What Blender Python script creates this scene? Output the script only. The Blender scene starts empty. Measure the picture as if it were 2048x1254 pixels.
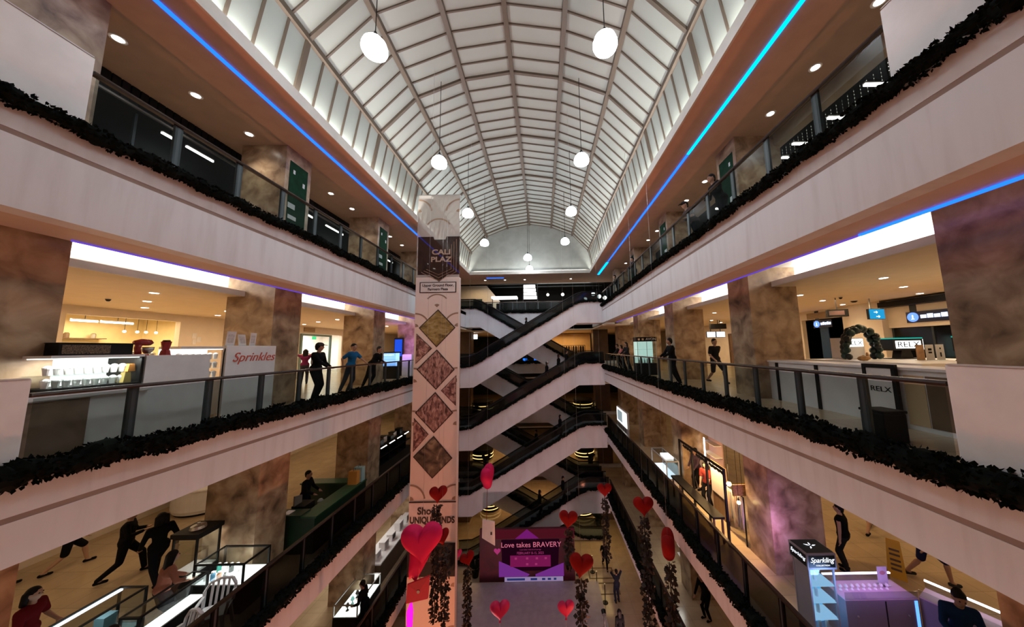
import bpy, bmesh, math, random
from mathutils import Vector, Matrix
random.seed(7)
SC = bpy.context.scene
COL = SC.collection
PI = math.pi
# ------------------------------------------------------------------ camera
cam_data = bpy.data.cameras.new('camera'); cam = bpy.data.objects.new('camera', cam_data); COL.objects.link(cam)
FPX, CXP, PITCH, ROLL, CAMZ = 602.27, 1085.77, 0.114576, -0.018325, 14.67
cam_data.sensor_width = 36.0; cam_data.sensor_fit = 'HORIZONTAL'
cam_data.lens = 36.0 * FPX / 2048.0
cam_data.shift_x = -(CXP - 1024.0) / 2048.0
cam_data.clip_start = 0.05; cam_data.clip_end = 200
_f = Vector((0, math.cos(PITCH), math.sin(PITCH))); _r = Vector((1, 0, 0)); _u = _r.cross(_f)
_c, _s = math.cos(ROLL), math.sin(ROLL)
_r2 = _c * _r + _s * _u; _u2 = -_s * _r + _c * _u
_m = Matrix((_r2, _u2, -_f)).transposed().to_4x4(); _m.translation = Vector((0, 0, CAMZ))
cam.matrix_world = _m
SC.camera = cam
# ------------------------------------------------------------------ exposure, world
SC.view_settings.view_transform = 'Standard'
SC.view_settings.look = 'None'
SC.view_settings.exposure = 0.0
SC.view_settings.gamma = 1.0
SC.view_settings.use_curve_mapping = False
SC.cycles.max_bounces = 6; SC.cycles.diffuse_bounces = 3; SC.cycles.glossy_bounces = 3
SC.cycles.transparent_max_bounces = 24; SC.cycles.transmission_bounces = 4
SC.cycles.caustics_reflective = False; SC.cycles.caustics_refractive = False
SC.cycles.sample_clamp_indirect = 4.0
W = bpy.data.worlds.new('world'); SC.world = W; W.use_nodes = True
W.node_tree.nodes['Background'].inputs[0].default_value = (0.02, 0.02, 0.03, 1)
W.node_tree.nodes['Background'].inputs[1].default_value = 0.3
# ------------------------------------------------------------------ levels (metres)
FA, FB, FC, FD, FG = 17.75, 13.2, 8.8, 4.4, 0.0     # floor tops
LV = {'A': (FA, 16.48, 17.40), 'B': (FB, 12.2, 12.75), 'C': (FC, 7.95, 8.6), 'D': (FD, 3.5, 4.1)}
XL, XR = -6.4, 4.45                                  # fascia planes
WL, WR = -14.7, 13.6                                 # shop walls
YN, YF, YE = -4.0, 22.4, 40.0
CEIL = 20.9                                          # top gallery ceiling
XC = -1.02
def area(name, loc, rot, sx, sy, power, col):
    l = bpy.data.lights.new(name, 'AREA'); l.shape = 'RECTANGLE'; l.size = sx; l.size_y = sy
    l.energy = power; l.color = col
    o = bpy.data.objects.new(name, l); o.location = loc; o.rotation_euler = rot; COL.objects.link(o)
    return o
AMB2 = (1.0, .70, .40)
COOL, WARM, NEUT, AMB = (1.0, .97, .9), (1.0, .72, .42), (1.0, .9, .78), (1.0, .6, .26)
# roof cove strips: lie behind the ledges along both sides and the end of the roof opening
for sx_, rx in ((-1, -0.42), (1, 0.42)):
    area('roof_cove_light', (XC + sx_ * 5.13, 10.5, CEIL + .1), (PI, rx * .9, 0), .1, 28.0, 780, COOL)
area('roof_cove_light', (XC, 24.5, CEIL + .14), (PI + .5, 0, 0), 9.4,   .12, 95, COOL)
# gallery ceiling coves behind the drop edge (levels whose ceiling the photo shows, and the ones below)
for z, p in ((16.38, 800), (12.1, 120), (7.85, 120)):
    area('cove_light', (-9.5, 11.0, z + .03), (PI, 0, 0), .5, 30, p, COOL if z > 16 else WARM)
    area('cove_light', (7.75, 11.0, z + .03), (PI, 0, 0), .5, 30, p, COOL if z > 16 else WARM)
# long fill areas added under the gallery ceilings, standing in for rows of downlights
for z, p, c in ((16.2, 610, WARM), (11.9, 175, AMB2), (7.6, 120, AMB2), (3.3, 110, AMB2)):
    area('gallery_fill_light', (-11.9, 11.0, z), (0, 0, 0), .25, 30, p, c)
    area('gallery_fill_light', (10.6, 11.0, z), (0, 0, 0), .25, 30, p, c)
for z, p, c in ((20.6, 60, NEUT), (16.0, 130, AMB), (11.6, 90, AMB), (7.4, 110, AMB), (3.1, 150, AMB)):
    area('back_hall_light', (-1, 31.0, z), (0, 0, 0), 9, .3, p, c)
# ------------------------------------------------------------------ node materials
MATS = {}
def nodes_of(name):
    m = bpy.data.materials.new(name); m.use_nodes = True; MATS[name] = m
    nt = m.node_tree; return m, nt, nt.nodes['Principled BSDF']
def mat(name, col, rough=.6, metal=0.0, emit=None, es=0.0, spec=.5, bump=0.0, bscale=40, var=0.0, vscale=3.0):
    if name in MATS: return MATS[name]
    m, nt, b = nodes_of(name)
    b.inputs['Base Color'].default_value = (*col, 1); b.inputs['Roughness'].default_value = rough
    b.inputs['Metallic'].default_value = metal; b.inputs['Specular IOR Level'].default_value = spec
    if emit: b.inputs['Emission Color'].default_value = (*emit, 1); b.inputs['Emission Strength'].default_value = es
    tc = nt.nodes.new('ShaderNodeTexCoord')
    n = nt.nodes.new('ShaderNodeTexNoise'); n.inputs['Scale'].default_value = vscale; n.inputs['Detail'].default_value = 6
    nt.links.new(tc.outputs['Object'], n.inputs['Vector'])
    v = var or .06
    r = nt.nodes.new('ShaderNodeValToRGB')
    r.color_ramp.elements[0].position = .3; r.color_ramp.elements[1].position = .7
    r.color_ramp.elements[0].color = (*[c * (1 - v) for c in col], 1); r.color_ramp.elements[1].color = (*[min(1, c * (1 + v)) for c in col], 1)
    nt.links.new(n.outputs['Fac'], r.inputs['Fac']); nt.links.new(r.outputs['Color'], b.inputs['Base Color'])
    if bump:
        n2 = nt.nodes.new('ShaderNodeTexNoise'); n2.inputs['Scale'].default_value = bscale
        bp = nt.nodes.new('ShaderNodeBump'); bp.inputs['Strength'].default_value = bump
        nt.links.new(tc.outputs['Object'], n2.inputs['Vector']); nt.links.new(n2.outputs['Fac'], bp.inputs['Height']); nt.links.new(bp.outputs['Normal'], b.inputs['Normal'])
    return m
def emis(name, col, s, back=.0):
    if name in MATS: return MATS[name]
    m = bpy.data.materials.new(name); m.use_nodes = True; MATS[name] = m
    nt = m.node_tree; nt.nodes.clear()
    o = nt.nodes.new('ShaderNodeOutputMaterial'); e = nt.nodes.new('ShaderNodeEmission')
    e.inputs[0].default_value = (*col, 1); e.inputs[1].default_value = s
    nt.links.new(e.outputs[0], o.inputs[0]); return m
def glass(name, tint, gl=.12, rough=.03, fac=.0, body=(.02, .03, .035), cap=.3):
    """thin pane: tinted see-through, a little body colour, mirror reflections"""
    if name in MATS: return MATS[name]
    m = bpy.data.materials.new(name); m.use_nodes = True; MATS[name] = m
    nt = m.node_tree; nt.nodes.clear(); N = nt.nodes.new; Lk = nt.links.new
    o = N('ShaderNodeOutputMaterial'); t = N('ShaderNodeBsdfTransparent'); t.inputs[0].default_value = (*tint, 1)
    d = N('ShaderNodeBsdfDiffuse'); d.inputs[0].default_value = (*body, 1)
    g = N('ShaderNodeBsdfGlossy'); g.inputs['Roughness'].default_value = rough
    m1 = N('ShaderNodeMixShader'); m1.inputs[0].default_value = fac
    Lk(t.outputs[0], m1.inputs[1]); Lk(d.outputs[0], m1.inputs[2])
    fr = N('ShaderNodeFresnel'); fr.inputs[0].default_value = 1.45
    mu = N('ShaderNodeMath'); mu.operation = 'MULTIPLY'; mu.inputs[1].default_value = gl / .1
    Lk(fr.outputs[0], mu.inputs[0])
    mn = N('ShaderNodeMath'); mn.operation = 'MINIMUM'; mn.inputs[1].default_value = cap; Lk(mu.outputs[0], mn.inputs[0])
    m2 = N('ShaderNodeMixShader'); Lk(mn.outputs[0], m2.inputs[0]); Lk(m1.outputs[0], m2.inputs[1]); Lk(g.outputs[0], m2.inputs[2])
    Lk(m2.outputs[0], o.inputs[0]); return m
def ramp_mat(name, stops, scale=2.0, detail=8, rough=.4, stretch=(1, 1, 1), dist=.8, spec=.4, bump=0):
    if name in MATS: return MATS[name]
    m, nt, b = nodes_of(name)
    tc = nt.nodes.new('ShaderNodeTexCoord'); mp = nt.nodes.new('ShaderNodeMapping'); mp.inputs['Scale'].default_value = stretch
    n = nt.nodes.new('ShaderNodeTexNoise'); n.inputs['Scale'].default_value = scale; n.inputs['Detail'].default_value = detail; n.inputs['Distortion'].default_value = dist
    r = nt.nodes.new('ShaderNodeValToRGB'); els = r.color_ramp.elements
    while len(els) < len(stops): els.new(.5)
    for e, (p, c) in zip(els, stops): e.position = p; e.color = (*c, 1)
    Lk = nt.links.new
    Lk(tc.outputs['Object'], mp.inputs[0]); Lk(mp.outputs[0], n.inputs['Vector']); Lk(n.outputs['Fac'], r.inputs['Fac']); Lk(r.outputs['Color'], b.inputs['Base Color'])
    b.inputs['Roughness'].default_value = rough; b.inputs['Specular IOR Level'].default_value = spec
    if bump:
        bp = nt.nodes.new('ShaderNodeBump'); bp.inputs['Strength'].default_value = bump; Lk(n.outputs['Fac'], bp.inputs['Height']); Lk(bp.outputs['Normal'], b.inputs['Normal'])
    return m
def tile_mat(name, c1, c2, size=.6, rough=.22):
    if name in MATS: return MATS[name]
    m, nt, b = nodes_of(name); Lk = nt.links.new
    tc = nt.nodes.new('ShaderNodeTexCoord'); br = nt.nodes.new('ShaderNodeTexBrick'); br.offset = 0
    br.inputs['Scale'].default_value = 1; br.inputs['Brick Width'].default_value = size; br.inputs['Row Height'].default_value = size
    br.inputs['Mortar Size'].default_value = .006; br.inputs['Color1'].default_value = (*c1, 1); br.inputs['Color2'].default_value = (*c2, 1)
    br.inputs['Mortar'].default_value = (*[c * .6 for c in c1], 1)
    n = nt.nodes.new('ShaderNodeTexNoise'); n.inputs['Scale'].default_value = 2.2; n.inputs['Detail'].default_value = 6
    mx = nt.nodes.new('ShaderNodeMixRGB'); mx.blend_type = 'MULTIPLY'; mx.inputs[0].default_value = .35
    Lk(tc.outputs['Object'], br.inputs['Vector']); Lk(tc.outputs['Object'], n.inputs['Vector'])
    Lk(br.outputs['Color'], mx.inputs[1]); Lk(n.outputs['Fac'], mx.inputs[2]); Lk(mx.outputs[0], b.inputs['Base Color'])
    b.inputs['Roughness'].default_value = rough; return m
M_fascia = ramp_mat('fascia_paint', [(.25, (.62, .615, .64)), (.5, (.715, .725, .765)), (.8, (.75, .765, .80))], scale=1.6, detail=6, rough=.55, stretch=(1, 3.0, .35), dist=.3)
M_groove = mat('groove_shadow_joint', (.30, .22, .19), .8)
M_white = mat('white_laminate', (.78, .76, .77), .4)
M_ceilA = mat('ceiling_paint_tan', (.46, .335, .275), .75, var=.05)
M_ceilB = mat('ceiling_paint_cream', (.78, .66, .50), .7, var=.04)
M_soffit = mat('soffit_paint', (.62, .50, .42), .6, var=.05)
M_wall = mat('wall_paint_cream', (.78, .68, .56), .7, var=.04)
M_marble = ramp_mat('brown_marble', [(.25, (.10, .06, .035)), (.42, (.29, .19, .115)), (.55, (.42, .30, .19)), (.75, (.58, .45, .31))], scale=2.6, detail=12, rough=.3, dist=.45)
M_floor = tile_mat('beige_floor_tile', (.62, .47, .30), (.56, .42, .27), .6, .2)
M_floorG = tile_mat('polished_ground_tile', (.55, .42, .30), (.5, .38, .27), .8, .12)
M_black = mat('black_metal', (.006, .006, .007), .45, .0, spec=.25)
M_slate = mat('slate_steel', (.03, .042, .05), .45, .2)
M_rail = mat('dark_brown_handrail', (.05, .035, .028), .25, .5)
M_glass = glass('dark_tinted_glass', (.76, .80, .79), .06, .2, .04, (.05, .06, .06), .005)
M_glassD = glass('smoky_brown_glass', (.30, .29, .27), .06, .2, .08, (.02, .018, .015), .005)
M_glassE = glass('escalator_glass', (.52, .56, .57), .1, .08, .1, (.03, .035, .04), .12)
M_clear = glass('clear_glass', (.85, .9, .9), .1)
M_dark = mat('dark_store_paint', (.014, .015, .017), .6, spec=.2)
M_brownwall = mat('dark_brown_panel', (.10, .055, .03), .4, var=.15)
M_frost = mat('frosted_roof_panel', (.30, .325, .302), .55, var=.04, vscale=.8)
M_rib = mat('roof_steel_taupe', (.105, .078, .058), .5, .1)
M_endwall = ramp_mat('end_wall_plaster', [(.3, (.27, .285, .265)), (.6, (.32, .335, .315)), (.8, (.36, .37, .35))], 1.2, 6, .7)
M_tube = emis('fluorescent_tube', (1, .98, .93), 9)
M_lamp = emis('opal_lamp_glow', (.93, .99, 1.05), 58)
M_down = emis('downlight_glow', (1, .95, .86), 14)
M_blue = emis('blue_led', (.01, .10, 1.0), 3.2)
M_violet = emis('violet_led', (.25, .12, 1.0), .55)
M_steel = mat('brushed_steel', (.5, .5, .5), .3, .9)
# ------------------------------------------------------------------ mesh builder
class MB:
    def __init__(s): s.v = []; s.f = []
    def add(s, vs, fs):
        n = len(s.v); s.v += [tuple(p) for p in vs]; s.f += [tuple(i + n for i in f) for f in fs]; return s
    def box(s, x0, x1, y0, y1, z0, z1):
        return s.add([(x0, y0, z0), (x1, y0, z0), (x1, y1, z0), (x0, y1, z0), (x0, y0, z1), (x1, y0, z1), (x1, y1, z1), (x0, y1, z1)],
                     [(3, 2, 1, 0), (4, 5, 6, 7), (0, 1, 5, 4), (1, 2, 6, 5), (2, 3, 7, 6), (3, 0, 4, 7)])
    def cbox(s, c, d): return s.box(c[0] - d[0] / 2, c[0] + d[0] / 2, c[1] - d[1] / 2, c[1] + d[1] / 2, c[2] - d[2] / 2, c[2] + d[2] / 2)
    def bar(s, a, b, w, h=None):
        """square bar from a to b"""
        h = h or w; a = Vector(a); b = Vector(b); d = (b - a).normalized()
        up = Vector((0, 0, 1)) if abs(d.z) < .95 else Vector((0, 1, 0))
        r = d.cross(up).normalized() * w / 2; u = r.cross(d).normalized() * h / 2
        vs = [p + q for p in (a, b) for q in (-r - u, r - u, r + u, -r + u)]
        return s.add(vs, [(3, 2, 1, 0), (4, 5, 6, 7), (0, 1, 5, 4), (1, 2, 6, 5), (2, 3, 7, 6), (3, 0, 4, 7)])
    def tube(s, path, r, n=8, cap=True):
        path = [Vector(p) for p in path]; rs = r if isinstance(r, (list, tuple)) else [r] * len(path)
        vs = []; fs = []
        for i, p in enumerate(path):
            d = (path[min(i + 1, len(path) - 1)] - path[max(i - 1, 0)]).normalized()
            up = Vector((0, 0, 1)) if abs(d.z) < .9 else Vector((0, 1, 0))
            a = d.cross(up).normalized(); b = a.cross(d).normalized()
            for k in range(n):
                t = 2 * PI * k / n; vs.append(p + (a * math.cos(t) + b * math.sin(t)) * rs[i])
        for i in range(len(path) - 1):
            for k in range(n):
                fs.append((i * n + k, i * n + (k + 1) % n, (i + 1) * n + (k + 1) % n, (i + 1) * n + k))
        if cap: fs.append(tuple(range(n))[::-1]); fs.append(tuple((len(path) - 1) * n + k for k in range(n)))
        return s.add(vs, fs)
    def lathe(s, prof, n=20, c=(0, 0, 0)):
        """prof: (radius, z) list, closed at ends when radius is 0"""
        vs = []; fs = []
        for r, z in prof:
            for k in range(n):
                t = 2 * PI * k / n; vs.append((c[0] + max(r, 1e-4) * math.cos(t), c[1] + max(r, 1e-4) * math.sin(t), c[2] + z))
        for i in range(len(prof) - 1):
            for k in range(n): fs.append((i * n + k, i * n + (k + 1) % n, (i + 1) * n + (k + 1) % n, (i + 1) * n + k))
        fs.append(tuple(range(n))[::-1]); fs.append(tuple((len(prof) - 1) * n + k for k in range(n)))
        return s.add(vs, fs)
    def prism(s, pts, axis, a, b):
        """2-D outline extruded along axis: 'x' pts=(y,z), 'y' pts=(x,z), 'z' pts=(x,y)"""
        def P(p, t): return (t, p[0], p[1]) if axis == 'x' else (p[0], t, p[1]) if axis == 'y' else (p[0], p[1], t)
        n = len(pts); vs = [P(p, a) for p in pts] + [P(p, b) for p in pts]
        fs = [tuple(range(n))[::-1], tuple(range(n, 2 * n))] + [(i, (i + 1) % n, n + (i + 1) % n, n + i) for i in range(n)]
        return s.add(vs, fs)
    def ball(s, c, r, n=10, sc=(1, 1, 1)):
        m = n // 2 + 1; vs = []; fs = []
        for i in range(m + 1):
            p = PI * i / m
            for k in range(n):
                t = 2 * PI * k / n
                vs.append((c[0] + sc[0] * r * max(math.sin(p), 1e-3) * math.cos(t), c[1] + sc[1] * r * max(math.sin(p), 1e-3) * math.sin(t), c[2] + sc[2] * r * math.cos(p)))
        for i in range(m):
            for k in range(n): fs.append((i * n + k, (i + 1) * n + k, (i + 1) * n + (k + 1) % n, i * n + (k + 1) % n))
        return s.add(vs, fs)
    def build(s, name, m, parent=None, smooth=False, bevel=0, world=False, fix=True):
        me = bpy.data.meshes.new(name)
        vs = s.v
        if parent is not None and world:
            wl = world_of(parent); vs = [tuple(Vector(p) - wl) for p in vs]
        me.from_pydata(vs, [], s.f); me.update()
        if fix:
            bm = bmesh.new(); bm.from_mesh(me); bmesh.ops.recalc_face_normals(bm, faces=bm.faces); bm.to_mesh(me); bm.free()
        if smooth:
            for p in me.polygons: p.use_smooth = True
        me.materials.append(m)
        o = bpy.data.objects.new(name, me); COL.objects.link(o)
        if parent is not None: o.parent = parent
        if bevel:
            b = o.modifiers.new('bevel', 'BEVEL'); b.width = bevel; b.segments = 2; b.limit_method = 'ANGLE'
        if smooth == 'auto':
            for p in me.polygons: p.use_smooth = False
        return o
def world_of(o):
    v = Vector((0, 0, 0))
    while o is not None: v = v + o.location; o = o.parent
    return v
def tag(o, label, cat, group=None):
    o['label'] = label; o['category'] = cat
    if group: o['group'] = group
    return o
def thing(name, label, cat, loc=(0, 0, 0), rz=0, group=None):
    o = bpy.data.objects.new(name, None); o.empty_display_size = .2; COL.objects.link(o)
    o.location = loc; o.rotation_euler = (0, 0, rz); return tag(o, label, cat, group)
def struct(o): o['kind'] = 'structure'; return o
def text(body, size, m, parent, loc, rot=(PI / 2, 0, 0), name='lettering', ext=.004, align='CENTER', sx=1.0, shear=0.0, bold=0.0):
    c = bpy.data.curves.new(name, 'FONT'); c.body = body; c.size = size; c.extrude = ext; c.align_x = align; c.align_y = 'CENTER'; c.shear = shear; c.resolution_u = 4; c.offset = bold
    tmp = bpy.data.objects.new('tmp_text', c); COL.objects.link(tmp); bpy.context.view_layer.update()
    me = bpy.data.meshes.new_from_object(tmp.evaluated_get(bpy.context.evaluated_depsgraph_get()))
    bpy.data.objects.remove(tmp); bpy.data.curves.remove(c)
    me.name = name; me.materials.clear(); me.materials.append(m)
    o = bpy.data.objects.new(name, me); COL.objects.link(o); o.parent = parent; o.location = loc; o.rotation_euler = rot; o.scale = (sx, 1, 1)
    return o
ORD = ['first', 'second', 'third', 'fourth', 'fifth', 'sixth', 'seventh', 'eighth', 'ninth', 'tenth', 'eleventh', 'twelfth', 'thirteenth', 'fourteenth', 'fifteenth', 'sixteenth', 'seventeenth', 'eighteenth', 'nineteenth', 'twentieth']
SIDES = (('left', -1, XL, WL), ('right', 1, XR, WR))
# ------------------------------------------------------------------ floor slabs, fascias, gallery ceilings
struct(MB().box(WL - 6, WR + 6, YN, YE, -.3, 0).build('floor', M_floorG))
for lv, (fz, bot, gr) in LV.items():
    for side, sg, xf, xw in SIDES:
        xo = xw + sg * 6
        # fascia: a band with a recessed joint line, top ledge at floor level
        t = .30
        prof = [(xf, bot), (xf, gr - .035), (xf + sg * .035, gr - .03), (xf + sg * .035, gr + .03), (xf, gr + .035), (xf, fz + .0), (xf + sg * t, fz + .0), (xf + sg * t, bot)]
        struct(MB().prism(prof, 'y', YN, YF).build('trim_fascia', M_fascia))
        struct(MB().box(xf + sg * .006, xf + sg * .034, YN, YF, gr - .033, gr + .033).build('trim_fascia_joint', M_groove))
        struct(MB().box(xf + sg * t, xo, YN, YF, fz - .25, fz).build('floor_slab', M_floor))
        struct(MB().box(xf + sg * t, xf + sg * 1.0, YN, YF, bot, bot + .12).build('ceiling_soffit', M_soffit))
        # cove recess above the soffit, then the lower ceiling with its drop edge
        cz = bot + .36
        struct(MB().box(xf + sg * .3, xf + sg * 4.6, YN, YF, cz, cz + .06).build('ceiling_cove', M_white))
        struct(MB().box(xf + sg * .98, xf + sg * 1.02, YN, YF, bot + .121, cz - .001).build('ceiling_cove_upstand', M_white))
        xd = xf + sg * 2.05
        struct(MB().box(xd, xd + sg * .05, YN, YF, bot - .2, bot - .05).build('trim_drop_edge', M_white))
        struct(MB().box(xd + sg * .051, xo, YN, YF, bot - .2, bot - .14).build('ceiling', M_ceilB))
    # slab at the back of the atrium, one per level
    struct(MB().box(WL - 6, WR + 6, 27.4, YE, fz - .25, fz).build('floor_slab', M_floor))
    struct(MB().box(XL - 3, XR + 3, 27.2, 27.4, bot + .25, fz + .25).build('trim_fascia', M_fascia))
    struct(MB().box(WL - 6, WR + 6, 27.4, YE, bot - .2, bot - .1).build('ceiling', M_ceilB if lv != 'A' else M_ceilB))
    for side, sg, xf, xw in SIDES:   # bridges from the galleries to the back
        struct(MB().box(xf, xw + sg * 6, YF, 27.2, fz - .25, fz).build('floor_slab', M_floor))
        struct(MB().box(xf, xw + sg * 6, YF, 27.2, bot - .2, bot - .1).build('ceiling', M_ceilB))
        struct(MB().prism([(xf, bot), (xf, fz), (xf + sg * .2, fz), (xf + sg * .2, bot)], 'y', YF, 27.2).build('trim_fascia', M_fascia))
# shop walls
for side, sg, xf, xw in SIDES:
    for lv, z0, z1 in (('C', FC, 12.1), ('D', FD, 7.8), ('G', 0, 3.4)):
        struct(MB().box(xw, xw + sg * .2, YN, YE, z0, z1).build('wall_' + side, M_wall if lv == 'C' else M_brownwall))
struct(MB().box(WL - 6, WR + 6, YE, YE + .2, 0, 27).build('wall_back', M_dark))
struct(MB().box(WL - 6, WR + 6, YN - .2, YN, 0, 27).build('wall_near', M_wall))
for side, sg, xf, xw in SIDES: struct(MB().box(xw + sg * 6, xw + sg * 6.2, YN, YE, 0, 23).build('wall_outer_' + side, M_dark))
# columns
for side, sg, xi in (('left', -1, -7.6), ('right', 1, 5.85)):
    for yc in (3.85, 8.9, 13.95, 19.0, 24.05):
        for z0, z1 in ((FA, CEIL), (FB, 17.08), (FC, 12.8), (FD, 8.55), (FG, 4.1)):
            struct(MB().box(min(xi, xi + sg * 1.35), max(xi, xi + sg * 1.35), yc - .48, yc + (.48 if not (sg < 0 and yc < 4) else .85), z0, z1).build('column', M_marble))
for xa, xb in ((-7.9, -6.6), (4.55, 5.9)):
    for z0, z1, in ((FB, 16.35), (FC, 12.05), (FD, 7.75), (FG, 3.35)):
        struct(MB().box(xa, xb, 27.6, 28.6, z0, z1).build('column', M_brownwall))
# top gallery ceiling round the roof opening
xa, xb, yb = XC - 5.02, XC + 5.02, 24.8
for a, b, c, d in ((-10.0, xa - .021, YN, 28.6), (xb + .021, 7.4, YN, 28.6), (xa - .02, xb + .02, yb - .149, 28.6)):
    struct(MB().box(a, b, c, d, CEIL, CEIL + .004).build('ceiling', M_ceilA))
ledge = MB()
ledge.box(xa - .02, xa + .03, YN, yb - .2, CEIL - .04, CEIL + .26); ledge.box(xb - .03, xb + .02, YN, yb - .2, CEIL - .04, CEIL + .26); ledge.box(xa - .02, xb + .02, yb - .2, yb - .15, CEIL - .04, CEIL + .26)
ledge.box(xa - .3, xa - .021, YN, yb, CEIL + .005, CEIL + .03); ledge.box(xb + .021, xb + .3, YN, yb, CEIL + .005, CEIL + .03); ledge.box(xa, xb, yb - .149, yb, CEIL + .005, CEIL + .03)
struct(ledge.build('trim_roof_ledge', mat('ledge_grey', (.5, .48, .45), .6)))
# ------------------------------------------------------------------ vaulted roof
half = [(5.27, CEIL + .07), (4.97, 22.83), (3.62, 24.26), (1.86, 24.98), (0, 25.27)]
prof = [(XC - x, z) for x, z in half] + [(XC + x, z) for x, z in half[-2::-1]]
roof = MB()
for i in range(len(prof) - 1):
    (x0, z0), (x1, z1) = prof[i], prof[i + 1]
    roof.add([(x0, YN, z0), (x1, YN, z1), (x1, yb, z1), (x0, yb, z0)], [(0, 1, 2, 3)])
ro = struct(roof.build('ceiling_vault', M_frost, fix=False)); so = ro.modifiers.new('thickness', 'SOLIDIFY'); so.thickness = .04; so.offset = 1
pitch = .575; ys = []; y = yb
while y > YN: ys.append(y); y -= pitch
for i in range(len(prof) - 1):
    (x0, z0), (x1, z1) = prof[i], prof[i + 1]
    thin = MB(); fat = MB()
    for k, y in enumerate(ys):
        main = (k % 6 == 1)
        (fat if main else thin).bar((x0, y, z0 - .02), (x1, y, z1 - .02), .1 if main else .045, .14 if main else .06)
    struct(thin.build('trim_roof_bars', M_rib)); struct(fat.build('trim_roof_ribs', M_rib))
for x, z in prof[1:-1]:
    struct(MB().bar((x, YN, z - .05), (x, yb, z - .05), .15, .16).build('trim_roof_purlin', M_rib))
struct(MB().prism([(x, z) for x, z in prof], 'y', yb + .0, yb + .08).build('wall_roof_end', M_endwall))
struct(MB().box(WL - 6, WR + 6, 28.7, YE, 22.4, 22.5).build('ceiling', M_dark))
# ================================================================== FIXTURES
# ---- pendant lamps under the vault
def roof_z(x):
    a = abs(x - XC)
    for (x0, z0), (x1, z1) in zip(half[::-1], half[::-1][1:]):
        if x0 <= a <= x1: return z0 + (z1 - z0) * (a - x0) / (x1 - x0)
    return CEIL
def pendant(x, y, z, label, group):
    t = thing('pendant_lamp', label, 'lamp', (x, y, z), 0, group)
    pr = [(0, -.20), (.13, -.197), (.22, -.18), (.275, -.145), (.30, -.085), (.295, -.01), (.26, .09), (.19, .17), (.11, .225), (.05, .245), (0, .25)]; pr = [(a_ * .9, b_ * .95) for a_, b_ in pr]
    MB().lathe(pr, 24).build('lamp_shade', M_lamp, t, smooth=True)
    MB().lathe([(0, .24), (.055, .24), (.06, .3), (.035, .33), (.03, .37), (0, .37)], 14).build('lamp_holder', M_black, t, smooth=True)
    MB().tube([(0, 0, .36), (0, 0, roof_z(x) - z - .02)], .011, 6).build('cord', M_black, t)
    return t
for side, x in (('left', -3.65), ('right', 1.50)):
    for i, y in enumerate((6.0, 10.2, 14.35, 18.6)):
        pendant(x, y, 21.43, f'white dome pendant lamp, {["largest and nearest", "second nearest", "third nearest", "farthest"][i]} of the {side} row under the vault', 'pendant lamps under the vaulted roof')
pendant(-.95, 19.7, 20.75, 'single white pendant lamp on the centre line, the upper one before the end wall', 'pendant lamps under the vaulted roof')
pendant(-1.0, 23.3, 20.95, 'small white pendant lamp on the centre line, lower one against the end wall', 'pendant lamps under the vaulted roof')
# ---- recessed downlights
def downlight(x, y, z, label, group, power, col, r=.1):
    t = thing('downlight', label, 'downlight', (x, y, z), 0, group)
    MB().lathe([(r * .82, -.004), (r * 1.22, -.006), (r * 1.25, .0), (r * .82, .0)], 20).build('trim_ring', M_white, t, smooth=False)
    MB().lathe([(0, -.008), (r * .8, -.008), (r * .8, -.002), (0, -.002)], 20).build('lens', M_down, t)
    if power:
        l = bpy.data.lights.new('downlight_beam', 'SPOT'); l.energy = power; l.color = col; l.spot_size = 1.9; l.spot_blend = 1; l.shadow_soft_size = .07
        o = bpy.data.objects.new('downlight_beam', l); COL.objects.link(o); o.parent = t; o.location = (0, 0, -.03)
for side, x in (('left', -8.3), ('right', 6.3)):
    for i, y in enumerate((5.28, 6.62, 7.95, 9.96, 11.28, 12.6, 14.2, 15.9, 17.3, 19.6, 22.0) if side == 'left' else (4.86, 6.18, 7.54, 9.52, 10.9, 12.4, 14.4, 15.8, 17.2, 19.6, 22.1)):
        downlight(x, y, CEIL, f'recessed downlight in the tan top gallery ceiling, {ORD[i]} from the near end, {side} row', 'downlights of the top gallery ceiling', 115, NEUT)
for i, x in enumerate((-5.2, -3.4, -1.6, 2.6)):
    downlight(x, 26.9, CEIL, f'recessed downlight in the ceiling beyond the roof end wall, {ORD[i]} from the glass tower', 'downlights beyond the roof end', 60, NEUT)
zb = 12.2 + 4.28 - .2
for i, (x, y) in enumerate([(-10.1, 7.7), (-11.85, 8.9), (-13.5, 10.1), (-13.6, 12.5), (-11.95, 11.3), (-10.3, 15.0), (-12.0, 16.0), (-13.7, 17.2), (-10.2, 19.6), (-11.9, 21.0)]):
    downlight(x, y, zb, f'round downlight in the cream ceiling over the dessert kiosk, {ORD[i]} from the near pillar', 'downlights over the left middle gallery', 45, WARM)
for i, (x, y) in enumerate([(8.65, 7.5), (10.7, 8.8), (12.8, 10.1), (14.8, 10.7), (8.65, 10.0), (10.7, 11.4), (12.75, 12.7), (8.65, 15.1), (11.0, 19.6), (12.9, 21.8)]):
    downlight(x, y, zb, f'round downlight in the ceiling over the vape booth gallery, {ORD[i]} counted from the near pillar', 'downlights over the right middle gallery', 45, WARM)
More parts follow.
